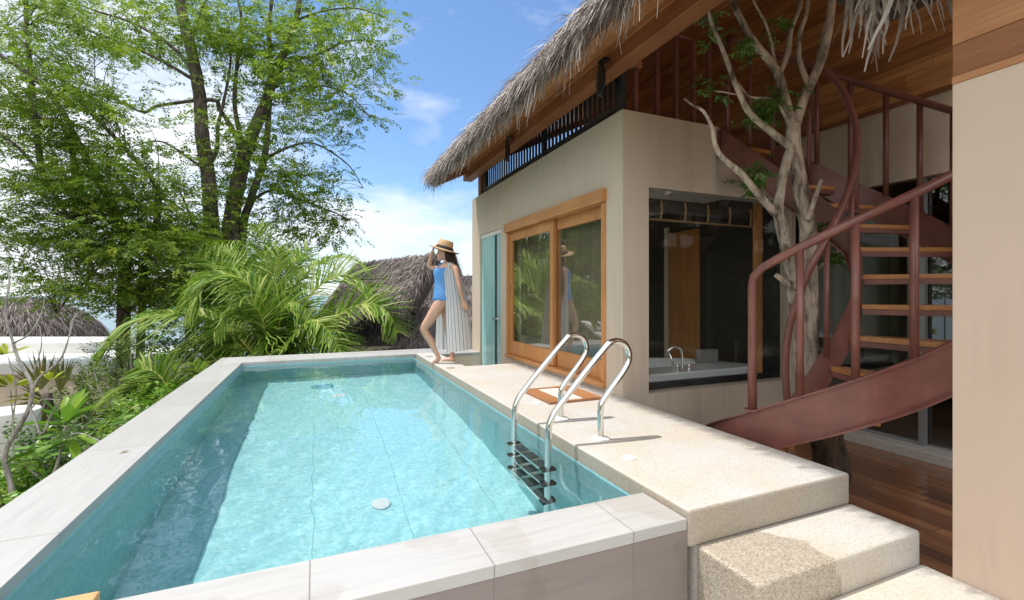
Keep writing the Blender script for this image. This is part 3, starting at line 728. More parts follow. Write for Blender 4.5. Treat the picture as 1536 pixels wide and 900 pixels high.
# ------------------------------------------------------------------ balcony railings
br = empty('balcony_railing', (2.72, 3.75, ZP), 'charcoal railing of flat upright slats along the top of the poolside wall', 'railing')
MB().box(2.70, 2.75, 3.76, 7.55, 2.80, 2.84).build('bottom_rail', 'black', br)
MB().box(2.70, 2.75, 3.76, 7.55, 3.19, 3.225).build('top_rail', 'black', br)
for y in (3.70, 5.35, 7.55): MB().box(2.695, 2.755, y, y+0.06, ZP+0.001, 3.24).build('railing_post', 'black', br)
y = 3.80
while y < 7.52:
    MB().box(2.720, 2.731, y, y+0.050, 2.841, 3.189).build('slat', 'black', br); y += 0.0945
gr = empty('guard_railing', (3.1, 3.70, ZP), 'thin brown steel guard railing on the upper wall at the head of the stair', 'railing')
MB().tube([(3.12, 3.70, 3.63), (3.86, 3.70, 3.63)], 0.022, 8).build('top_rail', 'steel', gr, smooth=True)
for x in (2.86, 3.12, 3.36, 3.59, 3.80):
    MB().box(x-0.02, x+0.02, 3.68, 3.72, ZP+0.001, 3.612 if x > 3 else 3.40).build('railing_post', 'steel', gr)

# ------------------------------------------------------------------ spiral stair
CO, RO, CI, RI = (3.83, 2.43), 1.03, (3.68, 2.49), 0.29
zk = [(140, -0.20), (160, -0.018), (185, .195), (202, .351), (218, .493), (234, .635), (245, .739), (343, 1.560), (435, 2.70)]
def ztop(u): return float(np.interp(u, [a for a, _ in zk], [b_ for _, b_ in zk]))
def circ(c, r, a): return Vector((c[0]+r*math.cos(rad(a)), c[1]+r*math.sin(rad(a)), 0))
U1, U2 = 345.0, 435.0
def Opt(u):
    if u <= U1: return circ(CO, RO, u)
    s_ = (u-U1)/(U2-U1)*1.53
    if s_ < 0.99: return circ(CO, RO, U1 + s_/0.01798/1.0)
    a = circ(CO, RO, U1+0.99/0.01798); return a.lerp(Vector((4.45, 3.61, 0)), (s_-0.99)/0.54)
def Ipt(u):
    if u <= U1: return circ(CI, RI, u)
    a = circ(CI, RI, U1); b_ = Vector((3.86, 3.61, 0)); t = (u-U1)/(U2-U1)
    m_ = a.lerp(b_, t); m_.x += 0.03*math.sin(PI*min(1, t*1.6))*(1 if t < 0.62 else 0); return m_
st = empty('spiral_staircase', (3.8, 2.45, ZWOOD), 'curving brown steel staircase with open timber treads rising round a tree', 'staircase')
def channel(fn, us, dz, out, name, z_off=0.0):
    """C-section: web, with a lip at top and bottom on the outer side"""
    rings = []
    for k, u in enumerate(us):
        p = fn(u); q = (fn(min(us[-1], u+1.5)) - fn(max(us[0], u-1.5))).normalized()
        nrm = Vector((q.y, -q.x, 0))*out
        zt = ztop(u)+z_off; zb = zt-dz
        zb = max(zb, ZWOOD+0.003); zt = max(zt, zb+0.05)
        prof = [(-0.010, zb), (0.040, zb), (0.040, zb+0.014), (0.0, zb+0.014), (0.0, zt-0.012), (0.022, zt-0.012), (0.022, zt), (-0.010, zt)]
        rings.append([(p.x+nrm.x*a, p.y+nrm.y*a, z) for a, z in prof])
    o = MB().loft(rings, True, True).build(name, 'steel', st, fix=True)
    return o
channel(Opt, [146+3*k for k in range(97)][:97], 0.305, 1, 'outer_stringer')
channel(Ipt, [150+3*k for k in range(96)], 0.305, -1, 'inner_stringer', 0.04)
def u_of(z):
    lo, hi = 140.0, 435.0
    for _ in range(40):
        m_ = (lo+hi)/2
        if ztop(m_) < z: lo = m_
        else: hi = m_
    return lo
for k in range(1, 13):
    z = ZWOOD + 0.02 + 0.2265*k
    u0 = u_of(z+0.14); u1 = u_of(z+0.14+0.2265)+2.5
    if u0 < 150: u0 = 150
    us = np.linspace(u0, min(u0+(u1-2.5-u0)*0.74, 434), 6)
    top = [Opt(u).lerp(Ipt(u), 0.015) for u in us] + [Ipt(u).lerp(Opt(u), 0.02) for u in reversed(us)]
    t = MB().prism([(p.x, p.y) for p in top], z-0.036, z).build('tread', 'tread', st, fix=True, bevel=0.004)
    low = [Opt(u).lerp(Ipt(u), 0.02) for u in us[:2]] + [Ipt(u).lerp(Opt(u), 0.03) for u in reversed(us[:2])]
    MB().prism([(p.x, p.y) for p in low], z-0.075, z-0.037).build('tread_bracket', 'steel', t, fix=True)
pl = [Opt(434), Ipt(434), Vector((3.90, YH+0.3, 0)), Vector((4.9, YH+0.3, 0))]
MB().prism([(3.9, 3.45), (4.45, 3.45), (4.45, YH-0.003), (3.9, YH-0.003)], 2.475, 2.515).build('landing', 'tread', st, fix=True)
MB().box(3.835, 3.853, 3.60, YH-0.002, 2.42, 2.70).build('end_plate', 'steel', st)
HR = 0.955
# outer handrail: starts with a rounded corner
P = [Opt(185)+Vector((0, 0, ztop(185)+0.002))]
b0 = Opt(185); P0 = [(b0.x, b0.y, ztop(185)), (b0.x, b0.y, ztop(185)+0.5), (b0.x, b0.y, ztop(185)+HR-0.09)]
c1 = Opt(187); P0 += [(b0.x*0.7+c1.x*0.3, b0.y*0.7+c1.y*0.3, ztop(185)+HR-0.025)]
us = list(range(189, 436, 5))
MB().tube([Vector(p) for p in P0] + [Opt(u)+Vector((0, 0, ztop(u)+HR)) for u in us], 0.029, 12).build('handrail', 'steel', st, smooth=True)
IR = spline([W(*q) for q in ((1181, 606, 3.62), (1178, 545, 3.62), (1184, 492, 3.58), (1197, 448, 3.50), (1214, 405, 3.43), (1240, 357, 3.42), (1264, 308, 3.50), (1279, 265, 3.60),
             (1286, 222, 3.72), (1281, 178, 3.84), (1266, 140, 3.95), (1240, 109, 4.06), (1180, 86, 4.36), (1092, 56, 4.78))], 8)
MB().tube(IR, 0.026, 12).build('handrail', 'steel', st, smooth=True)
def post(p, z0, z1, r=0.0225):
    MB().tube([(p.x, p.y, z0), (p.x, p.y, z1)], r, 12).build('baluster', 'steel', st, smooth=True)
for u in (202, 218, 234, 250, 268, 286, 304, 322, 342, 357, 372, 388, 404): post(Opt(u), ztop(u)-0.01, ztop(u)+HR-0.005)
for u in (222, 296, 352, 376, 396, 414, 430):
    q = Ipt(u); c = min((p for p in IR[8:] if p.z > ztop(u)+0.45), key=lambda p: (p.x-q.x)**2+(p.y-q.y)**2)
    post(c, ztop(u)+0.02, c.z-0.003, 0.019)
bp = Opt(185); MB().lathe([(0.05, 0), (0.05, 0.012), (0.024, 0.013)], (bp.x, bp.y, ztop(185)+0.001), 16).build('post_flange', 'steel', st)

# ------------------------------------------------------------------ bathtub behind the glass
tb = empty('bathtub', (3.7, 4.3, -0.15), 'white corner bathtub with flat rim behind the large bathroom window', 'bathtub')
out = [(2.965, 3.845), (4.72, 3.845), (4.76, 3.90), (4.74, 4.05)] + [(2.97+1.70*math.cos(rad(a)), 3.95+1.22*math.sin(rad(a))) for a in range(12, 91, 6)]
inn_c = (3.72, 4.42)
def ring(pts, z, k=1.0, c=(3.72, 4.35)): return [(c[0]+(p[0]-c[0])*k, c[1]+(p[1]-c[1])*k, z) for p in pts]
no = len(out)
ell = []
for p in out:
    a = math.atan2(p[1]-inn_c[1], p[0]-inn_c[0]); ell.append((inn_c[0]+0.74*math.cos(a), inn_c[1]+0.42*math.sin(a)))
MB().loft([ring(out, -0.14, 0.97), ring(out, 0.13, 0.985), ring(out, 0.165), ring(out, 0.185, 0.995), [(p[0], p[1], 0.19) for p in ell],
           [(inn_c[0]+(p[0]-inn_c[0])*0.95, inn_c[1]+(p[1]-inn_c[1])*0.95, 0.16) for p in ell], [(inn_c[0]+(p[0]-inn_c[0])*0.8, inn_c[1]+(p[1]-inn_c[1])*0.8, -0.10) for p in ell]], True, True).build('tub_shell', 'tub', tb, fix=True)
fx, fy, fz = 3.66, 3.93, 0.188
fa = MB().tube(spline([(fx, fy, fz), (fx, fy, fz+0.16), (fx-0.02, fy+0.01, fz+0.225), (fx-0.09, fy+0.03, fz+0.25), (fx-0.16, fy+0.06, fz+0.20)], 6), 0.014, 10).build('faucet_spout', 'chrome', tb, smooth=True)
MB().tube([(fx-0.14, fy-0.03, fz), (fx-0.16, fy-0.03, fz+0.09), (fx-0.20, fy-0.02, fz+0.21)], [0.014, 0.012, 0.014], 10).build('hand_shower', 'chrome', tb, smooth=True)
for dx in (-0.075, 0.085):
    k = MB().lathe([(0.022, 0), (0.022, 0.03), (0.012, 0.035), (0.012, 0.05), (0.024, 0.052), (0.024, 0.062)], (fx+dx, fy-0.005, fz), 14).build('tap_knob', 'chrome', tb, smooth=False)
hp = MB(); hc = Vector((4.30, 4.22, 0.20))
hp.loft([[(hc.x+sx*0.16+oz, hc.y+sy*0.035+0.05*(zz), hc.z+zz) for sx, sy in ((-1, -1), (1, -1), (1, 1), (-1, 1))] for zz, oz in ((0.0, 0.0), (0.05, 0.0), (0.13, 0.01), (0.15, 0.01))], True, True)
tag(hp.build('headrest', 'pillow', bevel=0.02, seg=3, org=hc, fix=True), 'grey padded headrest standing on the rim of the white bathtub', 'headrest')
# rolled bamboo blind hanging inside the bath window
bb = empty('bamboo_blind', (3.9, 3.86, 1.9), 'rolled up bamboo blind with cane straps hung inside the bathroom window', 'blind')
MB().tube([(3.0, 3.87, 1.78), (4.9, 3.87, 1.78)], 0.012, 8).build('bottom_cane', 'bamboo', bb)
MB().box(3.0, 4.9, 3.88, 3.90, 1.86, 2.0).build('roll', 'dark', bb)
for x in (3.07, 3.30, 3.62, 3.94, 4.26, 4.58):
    MB().tube([(x, 3.85, 1.98), (x+0.008, 3.845, 1.90), (x, 3.85, 1.80), (x-0.01, 3.86, 1.775)], 0.012, 7).build('strap', 'bamboo', bb)

# table with metal legs in the living room
tbl = empty('side_table', (6.0, 2.0, -0.37), 'low dark table with pale steel legs seen through the living room glass', 'table')
MB().box(5.75, 6.9, 0.8, 2.35, 0.32, 0.37).build('table_top', 'dark', tbl)
for x in (5.78, 6.84):
    for y in (0.85, 2.28): MB().box(x-0.03, x+0.03, y-0.03, y+0.03, -0.37, 0.319).build('leg', 'inox', tbl)
MB().box(5.75, 5.81, 0.885, 2.245, -0.36, -0.31).build('floor_bar', 'inox', tbl)
MB().box(5.77, 5.79, 0.885, 2.245, 0.05, 0.07).build('shelf_bar', 'inox', tbl)
MB().box(6.83, 6.85, 0.885, 2.245, 0.05, 0.07).build('shelf_bar', 'inox', tbl)
# ================================================================== VEGETATION
def tube_limb(mb, pts, r0, r1, n=8, k=6, jit=0.06):
    P = spline(pts, k); m = len(P)
    mb.tube(P, [lerp(r0, r1, (i/(m-1))**0.8) for i in range(m)], n, True, jit); return P
def sprays(C, axis, n_leaf=13, L=0.34, lw=0.036, ll=0.095):
    """pinnate sprays: base C, axis direction; leaflets on both sides of a thin stalk"""
    C = np.asarray(C, float); A = unit(np.asarray(axis, float)); n = len(C)
    side = unit(np.cross(A, np.array([0, 0, 1.0]) + RNG.normal(0, 0.35, (n, 3)))); nrm = np.cross(side, A)
    Cs, Ds, Ns, Ls = [], [], [], []
    sc_ = RNG.uniform(0.7, 1.25, n)
    for k in range(n_leaf):
        t = (k//2 + 0.6)/((n_leaf+1)//2); sg = 1 if k % 2 else -1
        base = C + A*(L*t*sc_)[:, None] + np.array([0, 0, -1.0])*(0.10*L*t*t)[..., None]*np.ones((n, 1)) if False else C + A*(L*t*sc_)[:, None] + np.array([[0, 0, -0.10*L*t*t]])
        d = side*sg*0.85 + A*0.5 + RNG.normal(0, 0.22, (n, 3)) + np.array([[0, 0, -0.18]])
        Cs.append(base); Ds.append(d); Ns.append(nrm + RNG.normal(0, 0.35, (n, 3))); Ls.append(ll*sc_*(1-0.35*t)*RNG.uniform(0.75, 1.2, n))
    Cs = np.stack(Cs, 1).reshape(-1, 3); Ds = np.stack(Ds, 1).reshape(-1, 3); Ns = np.stack(Ns, 1).reshape(-1, 3); Ls = np.stack(Ls, 1).reshape(-1)
    V, F = leaves(Cs, Ds, Ns, Ls, Ls*lw/ll, 0.12, 0.10)
    R = np.repeat(np.clip(RNG.normal(0.5, 0.22, n), 0, 1), n_leaf) + RNG.normal(0, 0.06, n*n_leaf)
    return V, F, np.clip(R, 0, 1)
def big_tree(name, label, limbs, blobs, d0, dd, base, leafm='leaf_tree', clump_area=470, per=20, ll=0.104):
    S = d0/11.0
    t = empty(name, base, label, 'tree', 'tall feathery trees behind the pool')
    tr = MB(); pts = []
    for path, r0, r1, off in limbs:
        P = [W(x, y, d0+off+o) for (x, y, *q) in path for o in [q[0] if q else 0.0]]
        if path[0][1] > 360: P = [Vector((lerp(base[0], P[0].x, 0.8), lerp(base[1], P[0].y, 0.8), base[2]-0.2))] + P
        pts += [(p, r1) for p in tube_limb(tr, P, r0*S*0.8, r1*S*0.9, 9)]
    PL = np.array([tuple(p) for p, _ in pts])
    CS, AX, twc = [], [], 0
    for bx, by, rx, ry, dens in blobs:
        n = max(1, int(PI*rx*ry*dens/clump_area))
        for _ in range(n):
            a = random.uniform(0, 2*PI); q = math.sqrt(random.random())
            if dens < 0.7 and random.random() < 0.08: continue
            px, py = bx + rx*q*math.cos(a), by + ry*q*math.sin(a)
            c = W(px, py, d0 + random.gauss(0, dd))
            cv = np.array(tuple(c)); D = PL - cv; dist = np.linalg.norm(D + np.array([0, 0, 0.0]), axis=1) + np.maximum(0, D[:, 2])*1.5
            i = int(np.argmin(dist)); p = Vector(PL[i])
            if (c-p).length > 0.35 and abs(c.z-p.z) < 0.8*(c-p).length:
                mid = (p+c)/2 + Vector((random.gauss(0, .12), random.gauss(0, .12), 0.14*(c-p).length))
                tube_limb(tr, [p, mid, c], min(0.016, 0.007+0.004*(c-p).length), 0.003, 4, 4, 0)
            out = (c-p).normalized()
            m = max(4, int(random.gauss(per, per*0.35)))
            o = RNG.normal(0, 1, (m, 3))*np.array([0.26, 0.26, 0.10])*S
            CS.append(cv + o); ax = unit(o*np.array([1, 1, 0.5]) + np.array([out.x, out.y, out.z])*0.35 + RNG.normal(0, 0.15, (m, 3))); ax[:, 2] -= 0.22; AX.append(ax)
    CS = np.concatenate(CS); AX = np.concatenate(AX)
    tr.build('trunk', 'bark', t, smooth=True)
    leaf_obj('crown', [sprays(CS, AX, 13, 0.34*S, 0.036*ll/0.095*S, ll*S)], leafm, t)
    return t
B1 = W(338, 560, 15.5); B1.z = -4.2
L1 = [([(350, 395), (345, 345), (360, 262), (378, 202), (400, 150), (411, 110), (430, 70), (446, 20), (452, -30)], 0.30, 0.05, 0.0),
      ([(362, 372), (376, 300), (396, 240), (403, 170), (405, 100), (404, 40), (410, -20)], 0.14, 0.04, 0.25),
      ([(365, 245), (352, 200), (330, 165), (318, 150, -.2), (240, 158, -.5), (214, 168, -.7), (165, 146, -.9), (110, 142, -1)], 0.085, 0.018, -0.1),
      ([(363, 215), (352, 155), (357, 85), (362, 30), (352, -20)], 0.075, 0.03, 0.1),
      ([(412, 112), (440, 92), (480, 80), (520, 62, .3), (560, 60, .5)], 0.06, 0.012, 0.0),
      ([(404, 150), (430, 140), (470, 128, -.3), (520, 140, -.5), (556, 176, -.6)], 0.05, 0.01, -0.1),
      ([(395, 240), (430, 222), (470, 215, .4), (520, 245, .6), (545, 282, .8)], 0.05, 0.01, 0.2),
      ([(378, 300), (410, 285), (450, 300, -.4), (500, 318, -.6), (525, 330, -.7)], 0.05, 0.01, 0.2),
      ([(446, 30), (480, 18), (530, 12, .2), (575, 25, .3)], 0.04, 0.01, 0.0),
      ([(318, 390), (316, 320), (312, 260), (303, 200), (300, 150), (290, 90), (278, 40), (264, -30)], 0.235, 0.12, -0.3),
      ([(312, 250), (325, 225), (327, 190), (336, 150), (346, 90), (342, 30)], 0.075, 0.02, -0.2),
      ([(296, 112), (258, 70), (200, 35), (140, 15), (80, -8)], 0.065, 0.015, -0.3),
      ([(300, 125), (232, 86, -.3), (150, 52, -.7), (60, 26, -1)], 0.06, 0.012, -0.3),
      ([(316, 262), (284, 238), (240, 212, .3), (190, 222, .5)], 0.055, 0.012, -0.3),
      ([(318, 372), (292, 338), (272, 292), (250, 262)], 0.07, 0.015, -0.3),
      ([(286, 70), (300, 20), (320, -20)], 0.05, 0.02, -0.3)]
BL1 = [(335, 55, 95, 70, .66), (440, 45, 95, 55, .80), (520, 55, 70, 65, .80), (552, 125, 32, 70, .52), (470, 150, 80, 60, .50), (515, 185, 55, 35, .38),
       (430, 230, 75, 60, .62), (475, 285, 60, 50, .52), (405, 300, 60, 55, .72), (465, 335, 60, 34, .75), (505, 330, 26, 12, .5), (330, 245, 50, 60, .42), (322, 325, 46, 55, .6),
       (275, 50, 80, 50, .6), (200, 35, 80, 45, .75), (380, 140, 60, 60, .40), (395, 372, 45, 26, .9), (250, 150, 60, 40, .16), (440, 100, 60, 40, .4), (505, 110, 40, 40, .5), (350, 200, 40, 40, .3), (430, 380, 30, 18, .8), (330, 390, 60, 40, 1.2), (345, 440, 70, 32, 1.2), (280, 350, 40, 40, .9)]
big_tree('feathery_tree', 'tall feathery leaved tree with twin dark trunks rising behind the palm', L1, BL1, 15.5, 1.0, (B1.x, B1.y, B1.z))
B2 = W(170, 560, 13.0); B2.z = -3.8
L2 = [([(185, 440), (190, 380), (175, 320), (150, 275), (112, 205), (92, 165), (55, 120), (-20, 70)], 0.17, 0.05, 0.0),
      ([(215, 430), (232, 350), (238, 300), (232, 275), (190, 225), (132, 165), (72, 100), (10, 40)], 0.12, 0.03, 0.3),
      ([(110, 330), (115, 260), (92, 185), (58, 175), (0, 122), (-30, 105)], 0.09, 0.03, -0.2),
      ([(63, 260), (54, 190), (46, 110), (40, 40), (38, -20)], 0.085, 0.04, -0.3),
      ([(190, 380), (160, 330), (110, 330), (63, 262), (20, 215), (-20, 190)], 0.09, 0.03, -0.2),
      ([(176, 322), (215, 300), (250, 300), (280, 320)], 0.05, 0.012, 0.2),
      ([(235, 300), (200, 340), (150, 400), (110, 440), (85, 470)], 0.045, 0.010, -0.4)]
BL2 = [(45, 80, 85, 95, .95), (130, 110, 65, 55, .5), (30, 215, 85, 80, .95), (140, 215, 95, 75, .95), (60, 320, 110, 50, 1.05), (165, 320, 105, 75, 1.35), (255, 320, 55, 60, .8),
       (215, 385, 90, 55, 1.1), (95, 400, 60, 40, .5), (125, 440, 70, 34, .35), (215, 260, 40, 40, .6), (210, 130, 40, 50, .25), (60, 400, 60, 40, .4), (170, 420, 90, 42, .85), (250, 440, 80, 38, 1.2), (70, 440, 60, 28, .35), (290, 420, 55, 50, 1.3), (120, 30, 60, 40, .6), (280, 380, 45, 40, 1.0)]
t2 = big_tree('feathery_tree', 'spreading feathery leaved tree filling the left edge of the view', L2, BL2, 13.0, 1.0, (B2.x, B2.y, B2.z))
def copy_tree(src, off, label):
    r = src.copy(); COL.objects.link(r); r.location = src.location + Vector(off); r.rotation_euler = (0, 0, off[3] if len(off) > 3 else 0); r['label'] = label
    for ch in src.children: c = ch.copy(); COL.objects.link(c); c.parent = r
    return r
for (dx, dy, rz, lb) in ((-6.5, -4.0, 2.0, 'leafy tree left of the view, seen mirrored in the near glass door pane'), (-4.0, -11.0, 0.8, 'leafy tree left of the pool, seen mirrored in the far glass door pane')):
    r = copy_tree(t2, (dx, dy, 0), lb); r.rotation_euler = (0, 0, rz)
# distant tree clump beyond so that gaps low down show green
B3 = W(270, 560, 19); B3.z = -5.5
L3 = [([(285, 470), (280, 420), (270, 380)], 0.15, 0.06, 0.0), ([(285, 440), (320, 410), (350, 390)], 0.08, 0.03, 0.0)]
BL3 = [(270, 400, 60, 40, .8), (330, 410, 50, 30, .8), (240, 440, 60, 40, .9), (430, 400, 40, 20, .8)]
big_tree('feathery_tree', 'low dark tree half hidden behind the palm fronds', L3, BL3, 19.0, 0.8, (B3.x, B3.y, B3.z), 'leaf_shrub', 500, 12, 0.12)

# ---- coconut palm
def frond(mb, ctrl, Lmax, n=62, q_=0.8, r0=0.022):
    n = int(n*1.4); Lmax *= 1.36
    P = spline(ctrl, 12); m = len(P)
    mb.tube(P, [lerp(r0, 0.004, i/(m-1)) for i in range(m)], 6)
    A = np.array([tuple(p) for p in P]); seg = np.linalg.norm(np.diff(A, axis=0), axis=1); cum = np.concatenate([[0], np.cumsum(seg)]); tot = cum[-1]
    ts = np.linspace(0.10, 0.995, n)
    pos_ = np.stack([np.interp(ts*tot, cum, A[:, k]) for k in range(3)], 1)
    tan = unit(np.stack([np.interp(np.minimum(ts*tot+0.05, tot), cum, A[:, k]) for k in range(3)], 1) - np.stack([np.interp(np.maximum(ts*tot-0.05, 0), cum, A[:, k]) for k in range(3)], 1))
    upv = np.array((-CF[0]*q_, -CF[1]*q_, 0.75))
    side = unit(np.cross(tan, upv + RNG.normal(0, 0.05, (n, 3)))); nr = np.cross(side, tan)
    out = []
    for sg in (-1, 1):
        d = tan*(0.45+0.55*ts)[:, None] + side*sg*0.95 + nr*0.22 + RNG.normal(0, 0.05, (n, 3))
        L = Lmax*(0.35+0.65*np.sin(PI*np.clip(ts*0.92+0.10, 0, 1))**0.8)*RNG.uniform(0.85, 1.1, n)
        out.append(strands(pos_, d, L, np.full(n, 0.041), RNG.uniform(0.05, 0.22, n) + (0.35 if q_ < 0.35 else 0.0), 5, 0.03))
    return out
def palm(name, label, base, fronds, crown_r=0.12):
    t = empty(name, base, label, 'palm'); rm = MB(); parts = []
    for k_, (ctrl, Lm, n) in enumerate(fronds): parts += frond(rm, ctrl, Lm, n, (0.25, 0.3, 0.9, 0.9, 0.6, 0.55, 0.5, 0.3, 0.4, 0.6)[k_] if k_ < 10 else random.uniform(0.3, 0.9))
    rm.build('rachis', 'rachis', t, smooth=True)
    tk = MB(); c = Vector(fronds[0][0][0]); tube_limb(tk, [Vector(base), (Vector(base)+c)/2+Vector((.05, 0, 0)), c], crown_r*1.2, crown_r, 12, 6, 0.05); tk.build('trunk', 'bark_grey', t, smooth=True)
    V, F, R, o = [], [], [], 0
    for v, f, r in parts: V.append(v); F.append(f+o); R.append(r); o += len(v)
    np_mesh('fronds', np.concatenate(V), np.concatenate(F), np.concatenate(R), 'leaf_palm', t); return t
K = W(402, 545, 10.2)
def fr(path, d=(0, 0)):
    m = len(path); return [K] + [W(x, y, 10.2 + lerp(d[0], d[1], i/(m-1))) for i, (x, y) in enumerate(path)]
FR = [(fr([(362, 520), (330, 487), (292, 472), (249, 471), (200, 482), (150, 530)], (-.3, -1.2)), 0.72, 74),
      (fr([(408, 505), (396, 460), (377, 430), (345, 412), (312, 418), (284, 458)], (-.2, -1.0)), 0.80, 74),
      (fr([(404, 480), (404, 430), (396, 375), (386, 338)], (0, .6)), 0.62, 56),
      (fr([(412, 480), (424, 430), (440, 395), (462, 372)], (.2, 1.0)), 0.66, 56),
      (fr([(436, 500), (452, 465), (468, 440), (496, 418), (526, 414), (556, 432), (572, 456)], (.1, .3)), 0.74, 70),
      (fr([(450, 520), (490, 488), (524, 463), (557, 456), (582, 468), (598, 500)], (-.3, -.8)), 0.70, 70),
      (fr([(428, 520), (448, 495), (470, 480), (500, 505), (520, 545)], (-.5, -1.2)), 0.60, 50),
      (fr([(380, 530), (352, 505), (310, 505), (270, 525), (235, 575)], (-.2, -.5)), 0.62, 54),
      (fr([(385, 480), (362, 440), (325, 400), (285, 385), (245, 400)], (.5, 1.6)), 0.70, 60),
      (fr([(395, 470), (375, 420), (350, 385), (320, 372)], (.6, 1.8)), 0.66, 54),
      (fr([(420, 470), (445, 425), (480, 395), (520, 385), (548, 400)], (.6, 1.7)), 0.66, 58),
      (fr([(400, 520), (380, 490), (355, 470), (318, 470), (285, 500)], (.3, .9)), 0.66, 54),
      (fr([(415, 520), (420, 480), (432, 455), (455, 460), (480, 500)], (-.2, -.6)), 0.62, 50),
      (fr([(430, 530), (465, 515), (505, 520), (545, 560)], (.3, .4)), 0.60, 46),
      (fr([(375, 545), (335, 540), (300, 550), (268, 590)], (-.5, -1.0)), 0.55, 46),
      (fr([(398, 500), (390, 470), (372, 455), (345, 460), (320, 500)], (-.6, -1.3)), 0.62, 50),
      (fr([(410, 500), (418, 450), (412, 405), (420, 372)], (-.2, .1)), 0.62, 54)]
palm('coconut_palm', 'coconut palm with arching fronds spreading just behind the far end of the pool', (K.x, K.y, -2.7), FR)
K2 = W(262, 628, 6.8)
FR2 = [([K2] + [W(x, y, 6.8) for x, y in p], 0.36, 40) for p in (
    [(230, 590), (200, 575), (165, 590)], [(285, 590), (300, 565), (290, 545)], [(225, 610), (190, 606), (150, 640)], [(255, 590), (235, 560), (205, 552)], [(240, 615), (215, 622), (190, 655)], [(290, 600), (322, 590), (345, 600)])]
palm('young_palm', 'small wispy palm growing close beside the pool coping', (K2.x, K2.y, -2.2), FR2, 0.03)

# ---- broad leaved garden plants on the left
def rosettes(spec, leafm, mb_stem=None):
    """spec: list of (centre, leaf length, leaf width, count, lift)"""
    out = []
    for c, L, Wd, n, lift in spec:
        a = RNG.uniform(0, 2*PI, n) + np.arange(n)*2.4; el = RNG.uniform(lift-0.45, lift+0.5, n)
        D = np.stack([np.cos(a)*np.cos(el), np.sin(a)*np.cos(el), np.sin(el)], 1)
        C = np.array(tuple(c)) + D*0.03
        Nn = np.tile([0, 0, 1.0], (n, 1)) + RNG.normal(0, 0.25, (n, 3)) - D*0.3
        V, F = paddles(C, D, Nn, L*RNG.uniform(0.75, 1.15, n), Wd*RNG.uniform(0.85, 1.15, n), RNG.uniform(0.1, 0.5))
        out.append((V, F, np.clip(RNG.normal(0.5, 0.25, n), 0, 1)))
    return out
def plant(name, label, cat, base, stems, rose, leafm, bark='bark_grey', group=None, cname='leaves'):
    t = empty(name, base, label, cat, group); m = MB()
    for P, r0, r1 in stems: tube_limb(m, P, r0*0.68, r1*0.7, 8)
    m.build('stem', bark, t, smooth=True)
    if rose: leaf_obj(cname, rosettes(rose, leafm), leafm, t)
    return t
def wp(l, d): return [W(x, y, d) for x, y in l]
b_ = W(75, 735, 4.6)
plant('frangipani', 'frangipani with large pale green paddle leaves beside the near side of the coping', 'frangipani', (b_.x, b_.y, -1.9),
      [(wp([(70, 800), (72, 735), (88, 690), (98, 640)], 4.6), 0.028, 0.016), (wp([(80, 710), (110, 690), (150, 655)], 4.6), 0.018, 0.01), (wp([(75, 730), (45, 705), (10, 690)], 4.6), 0.02, 0.012), (wp([(95, 660), (120, 650), (170, 672)], 4.5), 0.014, 0.008)],
      [(W(98, 635, 4.6), 0.33, 0.085, 15, 0.6), (W(110, 655, 4.5), 0.30, 0.08, 9, 0.0), (W(60, 690, 4.7), 0.26, 0.07, 9, 0.3), (W(158, 640, 4.7), 0.20, 0.055, 8, 0.3), (W(28, 745, 4.6), 0.26, 0.07, 10, 0.5), (W(70, 672, 4.4), 0.26, 0.07, 6, -0.2)], 'leaf_plum')
b_ = W(40, 740, 4.2)
plant('bare_frangipani', 'leafless grey branching frangipani in front of the thatched pavilion', 'bare tree', (b_.x, b_.y, -1.9),
      [(wp([(12, 800), (18, 740), (8, 680), (40, 620), (48, 580), (30, 545), (20, 515), (8, 470), (14, 420), (6, 395)], 4.3), 0.04, 0.008),
       (wp([(48, 585), (60, 565), (90, 540), (105, 500), (108, 480), (125, 470)], 4.3), 0.018, 0.004), (wp([(20, 515), (45, 500), (62, 470), (68, 440)], 4.3), 0.016, 0.004), (wp([(105, 500), (112, 475), (122, 465)], 4.3), 0.008, 0.003),
       (wp([(45, 610), (62, 650), (75, 625), (90, 600), (80, 575)], 4.3), 0.014, 0.004), (wp([(40, 620), (62, 600), (92, 600)], 4.3), 0.012, 0.005), (wp([(50, 560), (62, 520), (60, 490)], 4.3), 0.010, 0.003)],
      [], 'leaf_plum', 'bark_grey')
b_ = W(16, 640, 4.5)
plant('croton', 'yellow green croton rosettes at the left edge of the view', 'croton', (b_.x, b_.y, -1.9),
      [(wp([(15, 800), (20, 660), (16, 585)], 4.6), 0.014, 0.008), (wp([(18, 640), (24, 580), (12, 535)], 4.6), 0.012, 0.006), (wp([(20, 660), (60, 620), (76, 575)], 4.8), 0.01, 0.005)],
      [(W(16, 580, 4.6), 0.20, 0.055, 14, 0.5), (W(10, 533, 4.6), 0.16, 0.05, 12, 0.5), (W(76, 573, 4.8), 0.13, 0.035, 10, 0.5), (W(40, 598, 4.7), 0.16, 0.045, 8, 0.4)], 'leaf_yel')
def fan(c, d, r, a0, a1, n, m):
    parts = []
    for k in range(n):
        a = lerp(a0, a1, k/(n-1)); D = np.array([[CR[0]*math.cos(a), CR[1]*math.cos(a), math.sin(a)]])
        V, F = leaves(np.array([tuple(c)]), D + RNG.normal(0, .04, (1, 3)), np.array([[CF[0], CF[1], 0.3]]), r*RNG.uniform(.85, 1.05), 0.045, 0.1, 0.2); parts.append((V, F, np.clip(RNG.normal(0.4, .25, 1), 0, 1)))
    return parts
fc = W(70, 600, 6.6)
t = empty('fan_palm', (fc.x, fc.y, -2.1), 'short fan palm with dull browning leaves in front of the white building', 'fan palm')
